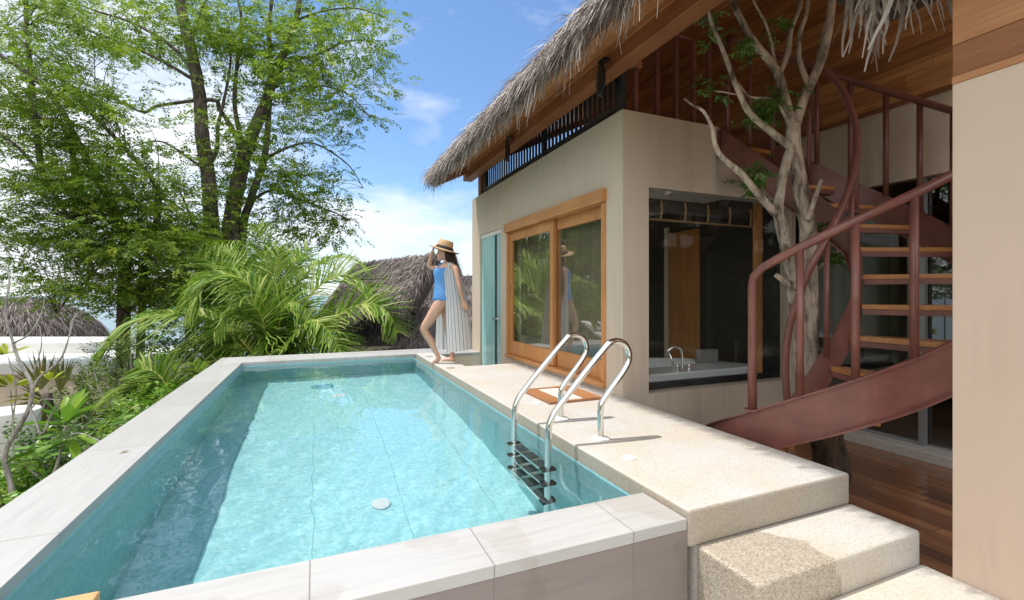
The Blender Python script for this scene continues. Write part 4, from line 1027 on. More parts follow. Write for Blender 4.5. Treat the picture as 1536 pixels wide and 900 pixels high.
m = MB(); tube_limb(m, [Vector((fc.x, fc.y, -2.3)), W(72, 640, 6.6), W(70, 590, 6.6)], 0.09, 0.06, 10); m.build('trunk', 'bark', t, smooth=True)
leaf_obj('fan_leaves', fan(W(62, 585, 6.6), 0, 0.62, 1.0, 2.6, 18, 0) + fan(W(90, 590, 6.6), 0, 0.58, 1.1, 1.9, 14, 0) + fan(W(72, 610, 6.5), 0, 0.6, -2.2, -0.9, 14, 0) + fan(W(70, 600, 6.6), 0, 0.55, 2.4, 3.8, 12, 0), 'leaf_fan', t)

def shrub(name, label, px, py, d, rx, ry, n, leafm, ll=0.07, base_z=-2.2):
    c = W(px, py, d); t = empty(name, (c.x, c.y, base_z), label, 'shrub', 'green shrubs below the pool'); m = MB(); CS, AX = [], []
    sc_ = d/FPX
    for _ in range(n):
        a = random.uniform(0, 2*PI); q = math.sqrt(random.random())
        p = W(px + rx*q*math.cos(a), py + ry*q*math.sin(a), d + random.gauss(0, 0.25))
        if random.random() < 0.5: tube_limb(m, [Vector((c.x+random.gauss(0, .1), c.y+random.gauss(0, .1), c.z-ry*sc_-0.3)), (p+c)/2 + Vector((0, 0, -.05)), p], 0.012, 0.004, 4, 4, 0)
        k = 7; o = RNG.normal(0, 0.09, (k, 3)); CS.append(np.array(tuple(p))+o); AX.append(unit(o + RNG.normal(0, 0.08, (k, 3)) + np.array([0, 0, 0.05])))
    m.build('stem', 'bark_grey', t, smooth=True)
    leaf_obj('foliage', [sprays(np.concatenate(CS), np.concatenate(AX), 9, 0.22, ll*0.5, ll)], leafm, t)
shrub('garden_shrub', 'fine leaved green shrub above the white flat roof edge', 185, 560, 8.6, 60, 45, 60, 'leaf_shrub', 0.06)
shrub('garden_shrub', 'dark small leaved shrub under the frangipani leaves', 90, 700, 5.3, 70, 55, 60, 'leaf_dark', 0.07)
shrub('garden_shrub', 'bright green shrub between the wispy palm and the coping', 225, 640, 6.2, 60, 40, 60, 'leaf_plum', 0.075)
shrub('garden_shrub', 'small green shrub at the foot of the white planter', 20, 760, 4.8, 50, 45, 40, 'leaf_plum', 0.08)
shrub('garden_shrub', 'mixed green shrub filling the ground beneath the coconut palm', 345, 500, 11.2, 130, 60, 170, 'leaf_dark', 0.10)
shrub('garden_shrub', 'low shrub beneath the right hand fronds of the coconut palm', 470, 545, 10.4, 90, 30, 70, 'leaf_dark', 0.09)
shrub('garden_shrub', 'light green shrub half hidden behind the fan palm', 130, 620, 7.4, 50, 40, 50, 'leaf_shrub', 0.07)
# twiggy bare shrubs
b_ = W(180, 640, 7.0)
plant('bare_shrub', 'bare twiggy shrub in front of the beige wall', 'bare shrub', (b_.x, b_.y, -2.2),
      [(wp([(165, 660), (155, 600), (142, 560), (135, 520)], 7.2), 0.022, 0.005), (wp([(190, 650), (205, 600), (196, 545), (200, 500)], 7.2), 0.018, 0.004), (wp([(150, 590), (125, 570), (118, 545)], 7.2), 0.01, 0.004),
       (wp([(200, 590), (225, 560), (240, 530)], 7.2), 0.010, 0.004), (wp([(190, 640), (150, 640), (112, 610)], 7.0), 0.012, 0.004), (wp([(115, 655), (140, 630), (180, 628), (200, 615)], 6.8), 0.012, 0.005)], [], 'leaf_plum')
pc_ = W(12, 650, 6.0)
tag(MB().lathe([(0.24, -1.4), (0.27, -0.3), (0.30, 0.02), (0.31, 0.20), (0.30, 0.22), (0.25, 0.22), (0.24, 0.10), (0.02, 0.08)], (pc_.x, pc_.y, -0.70), 28).build('planter', 'white', smooth=True, org=(pc_.x, pc_.y, -2.1)), 'round white planter at the left edge behind the frangipani', 'planter')
rk = MB().ball(W(32, 735, 5.4), 0.16, 0.14, 0.12, 8)
rk.v = [tuple(Vector(v) + Vector((random.uniform(-.02, .02), random.uniform(-.02, .02), random.uniform(-.02, .02)))) for v in rk.v]
tag(rk.build('garden_rock', 'rock', org=W(32, 735, 5.4)), 'sandy coloured rock beside the frangipani stem', 'rock')

ng = 16000
gx_ = RNG.uniform(-10.5, -1.5, ng); gy_ = RNG.uniform(-1.5, 12.5, ng)
kp = (np.sin(gx_*1.9+1)*np.sin(gy_*1.6) + RNG.normal(0, 0.5, ng)) > -0.35
gx_, gy_ = gx_[kp], gy_[kp]; ng = len(gx_)
gz_ = np.array([ground_h(a_, c_) if not (a_ > -1.6 and c_ < 9) else -1.55 for a_, c_ in zip(gx_, gy_)]) + RNG.uniform(-0.02, 0.10, ng)
D = RNG.normal(0, 1, (ng, 3)); D[:, 2] = abs(D[:, 2])*0.8 + 0.25
gl = RNG.uniform(0.08, 0.26, ng)
V, F = leaves(np.stack([gx_, gy_, gz_], 1), D, np.tile([0, 0, 1.0], (ng, 1)) + RNG.normal(0, 0.3, (ng, 3)), gl, gl*RNG.uniform(0.15, 0.4, ng), 0.35, 0.15)
tag(np_mesh('ground_cover', V, F, np.repeat(np.clip(RNG.normal(0.4, 0.25, ng), 0, 1), 2), 'leaf_shrub'), 'low leafy ground cover on the slope below the pool', 'ground cover', None, 'stuff')
lf = WZ(178, 680, 0.003)
V, F = paddles([tuple(lf)], [(0.8, 0.5, 0.12)], [(0, 0.1, 1)], [0.055], [0.022], 0.1)
tag(np_mesh('fallen_leaf', V, F, np.full(len(F), 0.95), 'leaf_fan', None, tuple(lf)), 'small dry fallen leaf lying on the left pool coping', 'leaf')
# ---- tree growing up through the stair
d = 3.70
stt = empty('courtyard_tree', W(1232, 720, d), 'pale mottled tree growing through the middle of the spiral stair', 'tree')
stt_b = W(1240, 720, d); 
ts = MB()
tube_limb(ts, [Vector((W(1250, 700, d).x, W(1250, 700, d).y, ZWOOD-0.1)), W(1246, 690, d), W(1236, 640, d), W(1222, 590, d)], 0.135, 0.105, 16, 8, 0.05)
ts.build('stump', 'bark_shaded', stt, smooth=True)
tm = MB()
tube_limb(tm, [W(1224, 600, d), W(1212, 555, d), W(1206, 500, d), W(1200, 450, d), W(1196, 425, d)], 0.092, 0.085, 16, 8, 0.06)
tube_limb(tm, [W(1210, 520, d), W(1213, 460, d), W(1212, 400, d), W(1212, 345, d), W(1204, 300, d), W(1196, 255, d), W(1190, 215, d), W(1190, 185, d)], 0.072, 0.050, 16, 8, 0.06)
def br(l, r0, r1, dd=0.0, dd1=None):
    r0 *= 0.74; r1 *= 0.78
    m = len(l); e = dd if dd1 is None else dd1
    tube_limb(tm, [W(x, y, d + lerp(dd, e, i/(m-1))) for i, (x, y) in enumerate(l)], r0, r1, 10, 8, 0.05)
br([(1197, 432), (1184, 395), (1177, 360), (1172, 330), (1152, 308), (1130, 282), (1108, 257), (1085, 238), (1073, 218), (1068, 192), (1056, 168), (1040, 158), (1026, 148)], 0.062, 0.008, -0.05, -0.35)
br([(1178, 372), (1168, 320), (1170, 290), (1178, 250), (1186, 225)], 0.055, 0.045, -0.05, -0.02)
br([(1197, 430), (1182, 425), (1163, 412)], 0.05, 0.022, -0.1)
br([(1212, 330), (1222, 300), (1232, 270)], 0.03, 0.018, -0.1)
br([(1192, 190), (1203, 155), (1216, 125), (1230, 95), (1240, 60), (1246, 20), (1252, -30)], 0.058, 0.035)
br([(1188, 190), (1178, 150), (1170, 118), (1158, 96), (1138, 72), (1120, 45), (1100, 5), (1092, -20)], 0.055, 0.026)
br([(1168, 112), (1182, 80), (1186, 45), (1198, 15), (1206, -20)], 0.032, 0.022)
br([(1164, 108), (1158, 70), (1148, 35), (1132, 5), (1125, -20)], 0.018, 0.010)
br([(1212, 128), (1200, 90), (1200, 50), (1210, 20), (1212, -20)], 0.028, 0.020)
br([(1222, 110), (1232, 60), (1240, 30)], 0.02, 0.012, 0.1)
br([(1188, 222), (1160, 200), (1125, 170), (1105, 130), (1090, 90), (1078, 60), (1066, 30), (1058, -10)], 0.042, 0.012, -0.02, -0.25)
br([(1184, 185), (1160, 150), (1125, 145), (1108, 125)], 0.016, 0.008, -0.1)
br([(1105, 142), (1085, 138), (1072, 137)], 0.007, 0.004, -0.2)
br([(1208, 420), (1235, 395), (1250, 350)], 0.03, 0.008, 0.25)
tm.build('trunk', 'bark_pale', stt, smooth=True)
CS, AX = [], []
for x, y, rx, ry, n in ((1062, 125, 22, 18, 26), (1160, 150, 26, 22, 60), (1150, 165, 22, 20, 40), (1138, 258, 16, 16, 40), (1128, 280, 14, 12, 26), (1168, 30, 12, 16, 14), (1135, 70, 12, 12, 12), (1118, 70, 14, 12, 16), (1070, 20, 14, 12, 14),
                     (1245, 385, 14, 16, 34), (1246, 340, 10, 16, 16), (1115, 65, 16, 10, 10), (1082, 40, 12, 10, 8), (1125, 180, 14, 10, 20), (1185, 160, 12, 14, 16), (1065, 60, 10, 10, 8)):
    c = np.array([tuple(W(x+random.gauss(0, rx*.55), y+random.gauss(0, ry*.55), d + random.gauss(0.05 if x < 1200 else 0.3, 0.10))) for _ in range(max(6, int(n*0.66)))]); n = len(c)
    CS.append(c); a = RNG.normal(0, 1, (n, 3)); a[:, 2] = -abs(a[:, 2])*0.4 + 0.1; AX.append(a)
C_ = np.concatenate(CS); A_ = np.concatenate(AX)
leaf_obj('leaves', [sprays(C_, A_, 7, 0.11, 0.024, 0.070)], 'leaf_dark', stt)

# ================================================================== NEIGHBOURS
def thatch_plane(mb_list, A, B, Cc, Dd, n, L=(0.25, 0.6)):
    """strands over the quad A,B (upper edge) C,D (lower edge)"""
    A, B, Cc, Dd = [np.array(tuple(p)) for p in (A, B, Cc, Dd)]
    u = RNG.uniform(0, 1, n)[:, None]; v = (RNG.uniform(0, 1, n)**0.9)[:, None]
    up = A*(1-u)+B*u; lo = Dd*(1-u)+Cc*u
    nrm = np.cross(B-A, Dd-A); nrm = nrm/np.linalg.norm(nrm); nrm = nrm if nrm[2] > 0 else -nrm
    P = up*(1-v)+lo*v + nrm*RNG.uniform(0.02, 0.09, n)[:, None]
    D = unit(lo-up) + RNG.normal(0, 0.16, (n, 3)) + nrm*0.02
    return strands(P, D, RNG.uniform(*L, n), RNG.uniform(0.012, 0.03, n), RNG.uniform(-0.05, 0.12, n), 2)
def house(name, label, planes, base, walls, thick=0.28, fringe=()):
    t = empty(name, base, label, 'house', 'thatched houses around the villa')
    V, F, R, o = [], [], [], 0; rm = MB()
    for (A, B, Cc, Dd), n, L in planes:
        A, B, Cc, Dd = [Vector(p) for p in (A, B, Cc, Dd)]
        nr = (B-A).cross(Dd-A).normalized(); nr = nr if nr.z > 0 else -nr
        rm.loft([[A, B, B-nr*thick, A-nr*thick], [Dd, Cc, Cc-nr*thick, Dd-nr*thick]], True, True)
        v, f, r = thatch_plane(None, A, B, Cc, Dd, n, L); V.append(v); F.append(f+o); R.append(r); o += len(v)
    for A, B, n, L in fringe:      # ragged strands hanging along an edge
        u = RNG.uniform(0, 1, n)[:, None]; P = np.array(tuple(A))*(1-u) + np.array(tuple(B))*u + RNG.normal(0, 0.05, (n, 3))
        e_ = unit(np.array(tuple(Vector(B)-Vector(A)))); D = np.tile([0, 0, -0.75], (n, 1)) + e_*0.5 + RNG.normal(0, 0.22, (n, 3))
        v, f, r = strands(P, D, RNG.uniform(L*0.4, L, n), RNG.uniform(0.012, 0.03, n), RNG.uniform(0.1, 0.4, n), 3); V.append(v); F.append(f+o); R.append(np.clip(r-0.1, 0, 1)); o += len(v)
    rf = rm.build('roof', 'thatch_old', t)
    np_mesh('thatch', np.concatenate(V), np.concatenate(F), np.concatenate(R), 'thatch_old', rf)
    for x0, x1, y0, y1, z0, z1 in walls: MB().box(x0, x1, y0, y1, z0, z1).build('wall', 'wall2', t)
    return t
a = W(535, 396, 13.4); b_ = W(650, 381, 12.6); c_ = W(604, 452, 10.9); d_ = W(470, 490, 11.4); e_ = W(662, 400, 13.0)
house('thatched_house', 'dark thatched house whose ridge ends behind the hat of the woman', [((a, b_, c_, d_), 10000, (0.22, 0.5)), ((b_, b_ + Vector((0.30, 0.5, -0.30)), c_ + Vector((0.35, 0.6, -0.35)), c_), 3000, (0.15, 0.35))], (b_.x, b_.y+1, -4.5),
      [(d_.x+0.8, b_.x-0.9, b_.y-0.6, b_.y+1.5, -5, min(c_.z, d_.z)-0.5)], 0.10, ((b_, c_, 1600, 0.42), (d_, c_, 900, 0.35)))
a = W(560, 420, 14.2); b_ = W(760, 411, 14.0); c_ = W(800, 600, 10.6); d_ = W(430, 600, 10.2)
house('thatched_house', 'dark thatched house with a broad slope right behind the back coping', [((a, b_, c_, d_), 18000, (0.22, 0.5))], ((a.x+b_.x)/2, (a.y+b_.y)/2, -4.8),
      [(a.x+0.8, b_.x-0.5, b_.y-0.6, b_.y+1.0, -5, min(c_.z, d_.z)+0.2)])
pvc = W(25, 520, 21)
t = empty('thatched_pavilion', (pvc.x, pvc.y, -4.5), 'round thatched pavilion with domed roof at the left edge of the view', 'pavilion')
zt = W(25, 446, 21).z; zb = W(25, 528, 21).z; Rr = 3.25
prof = [(Rr*math.sin(a)*1.0, zt - (zt-zb)*(1-math.cos(a))**0.9) for a in np.linspace(0.06, PI/2, 12)]
dm = MB().lathe([(0.02, zt+0.01)] + prof + [(Rr*0.93, zb-0.10), (0.1, zb+0.25)], (pvc.x, pvc.y, 0), 40)
rf = dm.build('roof', 'thatch_old', t, smooth=True)
n = 7000; aa = RNG.uniform(0, 2*PI, n); th_ = np.arccos(RNG.uniform(0.0, 1, n))
rr = Rr*np.sin(th_); zz = zt-(zt-zb)*(1-np.cos(th_))**0.9
P = np.stack([pvc.x+rr*np.cos(aa), pvc.y+rr*np.sin(aa), zz+0.03], 1)
D = np.stack([np.cos(aa)*np.cos(th_), np.sin(aa)*np.cos(th_), -0.75*np.sin(th_)-0.05], 1) + RNG.normal(0, 0.14, (n, 3))
V, F, R = strands(P, D, RNG.uniform(0.25, 0.55, n), RNG.uniform(0.02, 0.04, n), RNG.uniform(0, 0.1, n), 2)
np_mesh('thatch', V, F, R, 'thatch_old', rf)
for k in range(8):
    a = 2*PI*k/8; MB().tube([(pvc.x+2.3*math.cos(a), pvc.y+2.3*math.sin(a), -5.0), (pvc.x+2.3*math.cos(a), pvc.y+2.3*math.sin(a), zb+0.2)], 0.08, 8).build('post', 'bark_grey', t)
# flat white roofed building below
q0 = W(-120, 545, 13.5); q1 = W(165, 545, 13.5)
wb = empty('flat_roofed_building', (q0.x, q0.y, -4.5), 'white flat roofed building with beige wall below the thatched pavilion', 'building')
def obox(p, q, depth, z0, z1):
    u = (q-p); u.z = 0; u.normalize(); n_ = Vector((-u.y, u.x, 0)); P = [p, q, q+n_*depth, p+n_*depth]
    return MB().prism([(v.x, v.y) for v in P], z0, z1)
zr_ = W(50, 546, 13.5).z
obox(q0, q1, 5.5, zr_-0.30, zr_).build('roof_slab', 'white', wb)
obox(W(-120, 545, 13.9), W(158, 545, 13.9), 4.8, -5.5, zr_-0.301).build('wall', 'wall2', wb)
obox(W(-120, 530, 16.0), W(130, 530, 16.0), 2.4, zr_+0.002, zr_+0.35).build('parapet', 'white', wb)
gw0, gw1 = W(80, 590, 11.0), W(380, 575, 11.5)
tag(obox(gw0, gw1, 0.2, -5, W(240, 580, 11.2).z).build('garden_wall', 'wall2', org=(gw0.x, gw0.y, -4)), 'beige garden wall half hidden by shrubs below the palm', 'wall')

# ================================================================== WOMAN
BW = WZ(672, 543, ZDK); PXM = (1.0-ZDK)/(543-CY)
FWD = Vector((-CR[0], -CR[1], 0)); SID = Vector((-CF[0], -CF[1], 0))
def J(px, py, s=0.0): return BW + FWD*((672-px)*PXM) + SID*s + Vector((0, 0, (543-py)*PXM))
wom = empty('person', BW, 'woman in straw hat, blue swimsuit and striped cover-up standing at the pool corner', 'person')
def ell_ring(px, py, rf, rs, s=0.0, n=20, p=2.2):
    c = J(px, py, s); out = []
    for k in range(n):
        a = 2*PI*k/n; ca, sa = math.cos(a), math.sin(a)
        out.append(c + FWD*(rf*PXM)*math.copysign(abs(ca)**(2/p), ca) + SID*rs*math.copysign(abs(sa)**(2/p), sa))
    return out
TOR = [(666, 460, 9, .10), (666, 455, 14.5, .150), (667, 447, 17.0, .170), (666, 438, 14.6, .158), (664.5, 428, 11.8, .128), (665, 418, 12.6, .130), (666, 408, 15.4, .145), (668.5, 402, 13.0, .158), (671, 397, 9.0, .135), (671.5, 393.5, 6.4, .085), (671, 391, 5.3, .056), (669, 382, 5.2, .054)]
bd = MB()
bd.loft([ell_ring(*r) for r in TOR], True, True)
# head
hc = J(666.5, 378.5)
def eb(c, rf, rs, rz, n=12):
    rings = []
    for a in range(1, n):
        t = PI*a/n; rings.append([c + FWD*(rf*math.sin(t)*math.cos(2*PI*k/20)) + SID*(rs*math.sin(t)*math.sin(2*PI*k/20)) + Vector((0, 0, -rz*math.cos(t))) for k in range(20)])
    bd.loft(rings, True, True)
eb(hc, 0.096, 0.074, 0.112); eb(J(660.5, 385), 0.050, 0.050, 0.062); eb(J(658, 389), 0.024, 0.028, 0.024)
eb(J(655.8, 381.5), 0.015, 0.013, 0.022); eb(J(657, 379), 0.012, 0.010, 0.025); eb(J(656.8, 385.6), 0.012, 0.022, 0.006); eb(J(657, 387), 0.011, 0.020, 0.006); eb(J(667, 380.5, 0.074), 0.018, 0.010, 0.030, 8)
def limb(pts, k=5, n=12):
    P = spline([J(*p[:3]) for p in pts], k); rr = np.interp(np.linspace(0, len(pts)-1, len(P)), range(len(pts)), [p[3] for p in pts])
    bd.tube(P, list(rr), n)
limb([(667, 449, -.08, .088), (668, 466, -.085, .084), (670, 482, -.08, .066), (671, 497, -.075, .052), (674.5, 510, -.075, .053), (676, 524, -.075, .038), (677.5, 535, -.075, .032), (678.5, 540, -.075, .034)])
limb([(680.5, 540, -.075, .030), (675, 540, -.075, .034), (669, 541, -.08, .032), (664, 541.8, -.085, .026), (660, 542.2, -.085, .016)])
limb([(665, 449, .08, .090), (656, 464, .095, .088), (647, 478, .10, .072), (638.5, 491, .10, .056), (641, 500, .10, .053), (648, 511, .095, .054), (652.5, 522, .09, .038), (657, 530, .09, .031), (659, 534, .09, .032)])
limb([(661, 533.5, .09, .028), (659, 537, .09, .033), (655.5, 541, .09, .030), (651, 543.2, .09, .022), (648.5, 543.6, .09, .014)])
limb([(680, 400, .135, .042), (685, 405, .170, .044), (689, 418, .205, .038), (692, 431, .225, .034), (694, 441, .225, .031), (697, 451, .22, .023)])
limb([(672, 400, -.135, .042), (664, 402, -.170, .042), (652, 401.5, -.200, .038), (640.5, 399, -.205, .034), (642.5, 388, -.175, .031), (646.5, 376, -.13, .022)])
def hand(w, tip, s0, s1, spread, thumb):
    """palm and five separate bent fingers"""
    a = J(*w, s0); b = J(*tip, s1); ax = (b-a).normalized(); L = 0.175
    nr = ax.cross(spread).normalized(); sp = nr.cross(ax).normalized()
    rings = []
    for t, wd, tk in ((-0.01, .024, .020), (0.03, .034, .017), (0.06, .040, .015), (0.088, .038, .013)):
        c = a + ax*t; rings.append([c + sp*wd*math.cos(2*PI*k/14) + nr*tk*math.sin(2*PI*k/14) for k in range(14)])
    bd.loft(rings, True, True)
    for k, (o, ln) in enumerate(((-.030, .066), (-.010, .080), (.010, .075), (.029, .058))):
        p0 = a + ax*0.075 + sp*o; p1 = p0 + ax*ln*0.45 + sp*o*0.15 + nr*0.004; p2 = p1 + ax*ln*0.35 + nr*0.014; p3 = p2 + ax*ln*0.22 + nr*0.018
        bd.tube([p0, p1, p2, p3], [.0098, .0092, .0085, .007], 8)
    q0 = a + ax*0.02 + sp*0.022*thumb; q1 = q0 + ax*0.03 + sp*0.024*thumb + nr*0.008; q2 = q1 + ax*0.032 + sp*0.008*thumb + nr*0.012
    bd.tube([q0, q1, q2], [.013, .011, .009], 8)
hand((697, 451), (702, 466), .22, .21, FWD, 1)
hand((646.5, 376), (651, 368), -.13, -.05, SID*1.0 - FWD*0.2, 1)
body = bd.build('body', 'white', wom, smooth=True)
rm_ = body.modifiers.new('remesh', 'REMESH'); rm_.mode = 'VOXEL'; rm_.voxel_size = 0.0058; rm_.use_smooth_shade = True
sm_ = body.modifiers.new('smooth', 'SMOOTH'); sm_.iterations = 4; sm_.factor = 0.5
def skinmat():
    m, nt, b = newmat('skin'); p = pos(nt)
    nt.links.new(mix(nt, noise(nt, p, 9, 4), (0.54, 0.30, 0.205), (0.62, 0.37, 0.27)), b.inputs['Base Color'])
    b.inputs['Roughness'].default_value = 0.48; b.inputs['Subsurface Weight'].default_value = 0.08; b.inputs['Subsurface Radius'].default_value = (0.02, 0.008, 0.004); return m
M['skin'] = skinmat(); body.data.materials[0] = M['skin']
M['suit'] = simple('blue_swimsuit', (0.10, 0.29, 0.62), 0.55, 0, 0.06, 40)
M['hair'] = simple('brown_hair', (0.055, 0.026, 0.014), 0.45, 0, 0.5, 60)
M['straw'] = simple('straw', (0.52, 0.33, 0.16), 0.7, 0, 0.18, 90, 0.3, 160)
M['band'] = simple('hat_band', (0.02, 0.022, 0.03), 0.7)
M['eye'] = simple('eye_dark', (0.03, 0.015, 0.01), 0.2)
M['lip'] = simple('lip', (0.42, 0.13, 0.11), 0.4)
su = MB(); su.loft([ell_ring(r[0], r[1], r[2]+0.75, r[3]+0.008) for r in [(666, 451, 16.2, .164), (667, 447, 17.0, .170), (666, 438, 14.6, .158), (664.5, 428, 11.8, .128), (665, 418, 12.6, .130), (666, 408, 15.6, .145), (667.5, 404, 14.6, .150), (668.5, 402.5, 13.6, .150)]], True, False)
so = su.build('swimsuit', 'suit', wom, smooth=True); sd = so.modifiers.new('t', 'SOLIDIFY'); sd.thickness = 0.004
for s_ in (0.07, -0.07):
    MB().tube(spline([J(655.5, 404, s_), J(660, 397.5, s_*1.1), J(670, 394.0, s_*1.15), J(680, 401, s_)], 5), 0.008, 6).build('swimsuit_strap', 'suit', so, smooth=True)
for s_ in (0.030, -0.030):
    MB().ball(J(657.2, 379.2, s_), 0.010, 0.010, 0.006, 6).build('eye', 'eye', wom, smooth=True)
MB().tube(spline([J(657.1, 386.3, 0.026), J(655.55, 386.3, 0.0), J(657.1, 386.3, -0.026)], 5), 0.005, 6).build('mouth', 'lip', wom, smooth=True)
hr = MB()
hr.loft([ell_ring(668.5, 369, 8.0, .066), ell_ring(669.5, 373, 10.2, .080), ell_ring(671.5, 378, 9.6, .084), ell_ring(674.5, 384, 8.0, .082), ell_ring(678, 391, 6.6, .080), ell_ring(681.5, 399, 5.6, .076), ell_ring(684, 407, 4.8, .066), ell_ring(686, 415, 3.6, .050), ell_ring(688, 421, 1.2, .02)], True, True)
ho = hr.build('hair', 'hair', wom, smooth=True)
n = 500; P = np.array([tuple(J(random.uniform(668, 680), random.uniform(374, 388), random.choice((-1, 1))*random.uniform(0.06, 0.088))) for _ in range(n)])
D = np.tile(np.array(tuple(-FWD*0.45 + Vector((0, 0, -1)))), (n, 1)) + RNG.normal(0, 0.10, (n, 3))
V, F, R = strands(P, D, RNG.uniform(0.12, 0.34, n), np.full(n, 0.006), np.full(n, 0.05), 4); np_mesh('hair_strands', V, F, R, 'hair', ho)
# hat, tilted down at the back
hb = J(666, 375.2); tl = math.atan2(12, 41)
HX = (FWD*math.cos(tl) + Vector((0, 0, math.sin(tl)))); HZ = (Vector((0, 0, math.cos(tl))) - FWD*math.sin(tl))
def hring(rx, ry, h, n=32, wob=0.0):
    rx *= 1.1; ry *= 1.1; h *= 1.2
    return [hb + HX*(rx*math.cos(2*PI*k/n)) + SID*(ry*math.sin(2*PI*k/n)) + HZ*(h + wob*math.cos(4*PI*k/n)) for k in range(n)]
hat = MB().loft([hring(.206, .185, -0.004, 32, .012), hring(.206, .185, 0.002, 32, .012), hring(.15, .14, 0.008, 32, .004), hring(.108, .094, 0.012), hring(.103, .090, .06), hring(.092, .078, .112), hring(.075, .060, .122), hring(.03, .022, .110)], True, True).build('hat', 'straw', wom, smooth=True)
MB().loft([hring(.1105, .0965, .010), hring(.1115, .0975, .012), hring(.1075, .0945, .046), hring(.1055, .0925, .047)], True, False).build('hat_band', 'band', hat, smooth=True)
# striped open cover-up
rows = [(394.5, 671.5, 683, 669, .120), (399, 668.5, 689, 666, .150), (406, 667, 692, 661, .168), (420, 668.5, 694.5, 660, .178), (440, 670, 698.5, 657, .192), (460, 670.5, 702, 653.5, .200), (480, 671, 704.5, 651.5, .212), (500, 672, 706.5, 650.5, .222), (518, 672.8, 708, 650, .230), (527, 673.2, 708.5, 650, .234)]
RW = []
for i in range(len(rows)-1):
    for k in range(5): RW.append([lerp(rows[i][j], rows[i+1][j], k/5) for j in range(5)])
RW.append(list(rows[-1]))
gm = MB(); NU = 64; grid = []
for i, (py, f0, bk, ff, rs) in enumerate(RW):
    w_ = bk-f0; v = i/(len(RW)-1)
    ctl = [(f0, .80*rs), (f0+.30*w_, 1.02*rs), (f0+.66*w_, .90*rs), (bk-0.05*w_, .50*rs), (bk, 0), (bk-0.05*w_, -.50*rs), (f0+.66*w_, -.92*rs), (f0+.2*w_, -1.02*rs), (ff, -.86*rs)]
    P = spline([Vector((a, b, 0)) for a, b in ctl], 8)
    hem = 6.0*v**3
    for k, p in enumerate(P):
        u = k/(len(P)-1); fold = math.sin(u*31+1.3*math.sin(v*3))*0.006*v + math.sin(u*13+2+v)*0.008*v
        up_ = hem*max(0, (p.x-f0)/max(w_, 1))*0.9
        gm.v.append(tuple(J(p.x + fold*60*(0.4 if 0.3 < u < 0.7 else 0.1), py-up_, p.y + fold)))
    grid.append(len(P))
nu = grid[0]
for i in range(len(RW)-1):
    for k in range(nu-1):
        a = i*nu+k; gm.f.append((a, a+1, a+nu+1, a+nu)); gm.r.append(0.5)
m, nt, b = newmat('striped_cloth')
at = nd(nt, 'ShaderNodeAttribute', attribute_name='u').outputs['Fac']
f1 = math_(nt, 'FRACT', math_(nt, 'MULTIPLY', at, 19.0)); f2 = math_(nt, 'FRACT', math_(nt, 'ADD', math_(nt, 'MULTIPLY', at, 19.0), 0.40))
k_ = math_(nt, 'MAXIMUM', math_(nt, 'LESS_THAN', f1, 0.20), math_(nt, 'LESS_THAN', f2, 0.03))
nt.links.new(mix(nt, k_, (0.88, 0.87, 0.86), (0.10, 0.12, 0.20)), b.inputs['Base Color']); b.inputs['Roughness'].default_value = 0.85
tr_ = nd(nt, 'ShaderNodeBsdfTranslucent', {'Color': (0.85, 0.84, 0.83, 1)})
mx_ = nd(nt, 'ShaderNodeMixShader', {0: 0.4, 1: b.outputs[0], 2: tr_.outputs[0]}); nt.links.new(mx_.outputs[0], nt.nodes['Material Output'].inputs[0])
M['stripe'] = m
go = gm.build('cover_up', 'stripe', wom, smooth=True)
ua = go.data.attributes.new('u', 'FLOAT', 'POINT'); ua.data.foreach_set('value', np.tile(np.linspace(0, 1, nu), len(RW)).astype(np.float32))
MB().box(0, 0.001, 0, 0.001, 0, 0.001)
MB().tube(spline([J(668.5, 397, 0.10), J(663.5, 401, 0.06), J(664.5, 407, 0.065)], 4), 0.009, 6).tube(spline([J(668.5, 397, 0.10), J(666, 402, 0.115), J(667.5, 409, 0.11)], 4), 0.009, 6).build('neck_tie', 'stripe', go, smooth=True)

# ================================================================== LIGHT, SKY, CAMERA
SUNV = Vector((-0.86, 0.51, 0)).normalized()*math.cos(rad(71)); SUNV.z = math.sin(rad(71))
ld = bpy.data.lights.new('sun', 'SUN'); ld.energy = 2.55; ld.angle = rad(0.53); ld.color = (1.0, 0.965, 0.91)
lo = bpy.data.objects.new('sun', ld); COL.objects.link(lo); lo.rotation_euler = (-SUNV).to_track_quat('-Z', 'Y').to_euler(); lo.location = (-8, 6, 20)
wd = bpy.data.worlds.new('World'); sc.world = wd; wd.use_nodes = True; nt = wd.node_tree
for n in list(nt.nodes): nt.nodes.remove(n)
sky = nd(nt, 'ShaderNodeTexSky', sky_type='NISHITA'); sky.sun_disc = False; sky.sun_elevation = rad(71); sky.sun_rotation = math.atan2(SUNV.x, SUNV.y)
sky.altitude = 0; sky.air_density = 1.0; sky.dust_density = 0.3; sky.ozone_density = 1.6
dirv = nd(nt, 'ShaderNodeTexCoord').outputs['Generated']
sx = nd(nt, 'ShaderNodeSeparateXYZ', {0: dirv})
zz = math_(nt, 'ADD', math_(nt, 'MAXIMUM', sx.outputs[2], 0.0), 0.16)
cv = nd(nt, 'ShaderNodeCombineXYZ', {0: math_(nt, 'DIVIDE', sx.outputs[0], zz), 1: math_(nt, 'DIVIDE', sx.outputs[1], zz), 2: 0.0})
n1 = noise(nt, cv.outputs[0], 0.85, 7, 0.58, 0.35)
n2 = noise(nt, scaled(nt, dirv, (1, 1, 2.4)), 3.6, 6, 0.55, 0.2)
left = math_(nt, 'MULTIPLY', math_(nt, 'SUBTRACT', math_(nt, 'MULTIPLY', sx.outputs[0], -1.0), -0.02), 0.55)
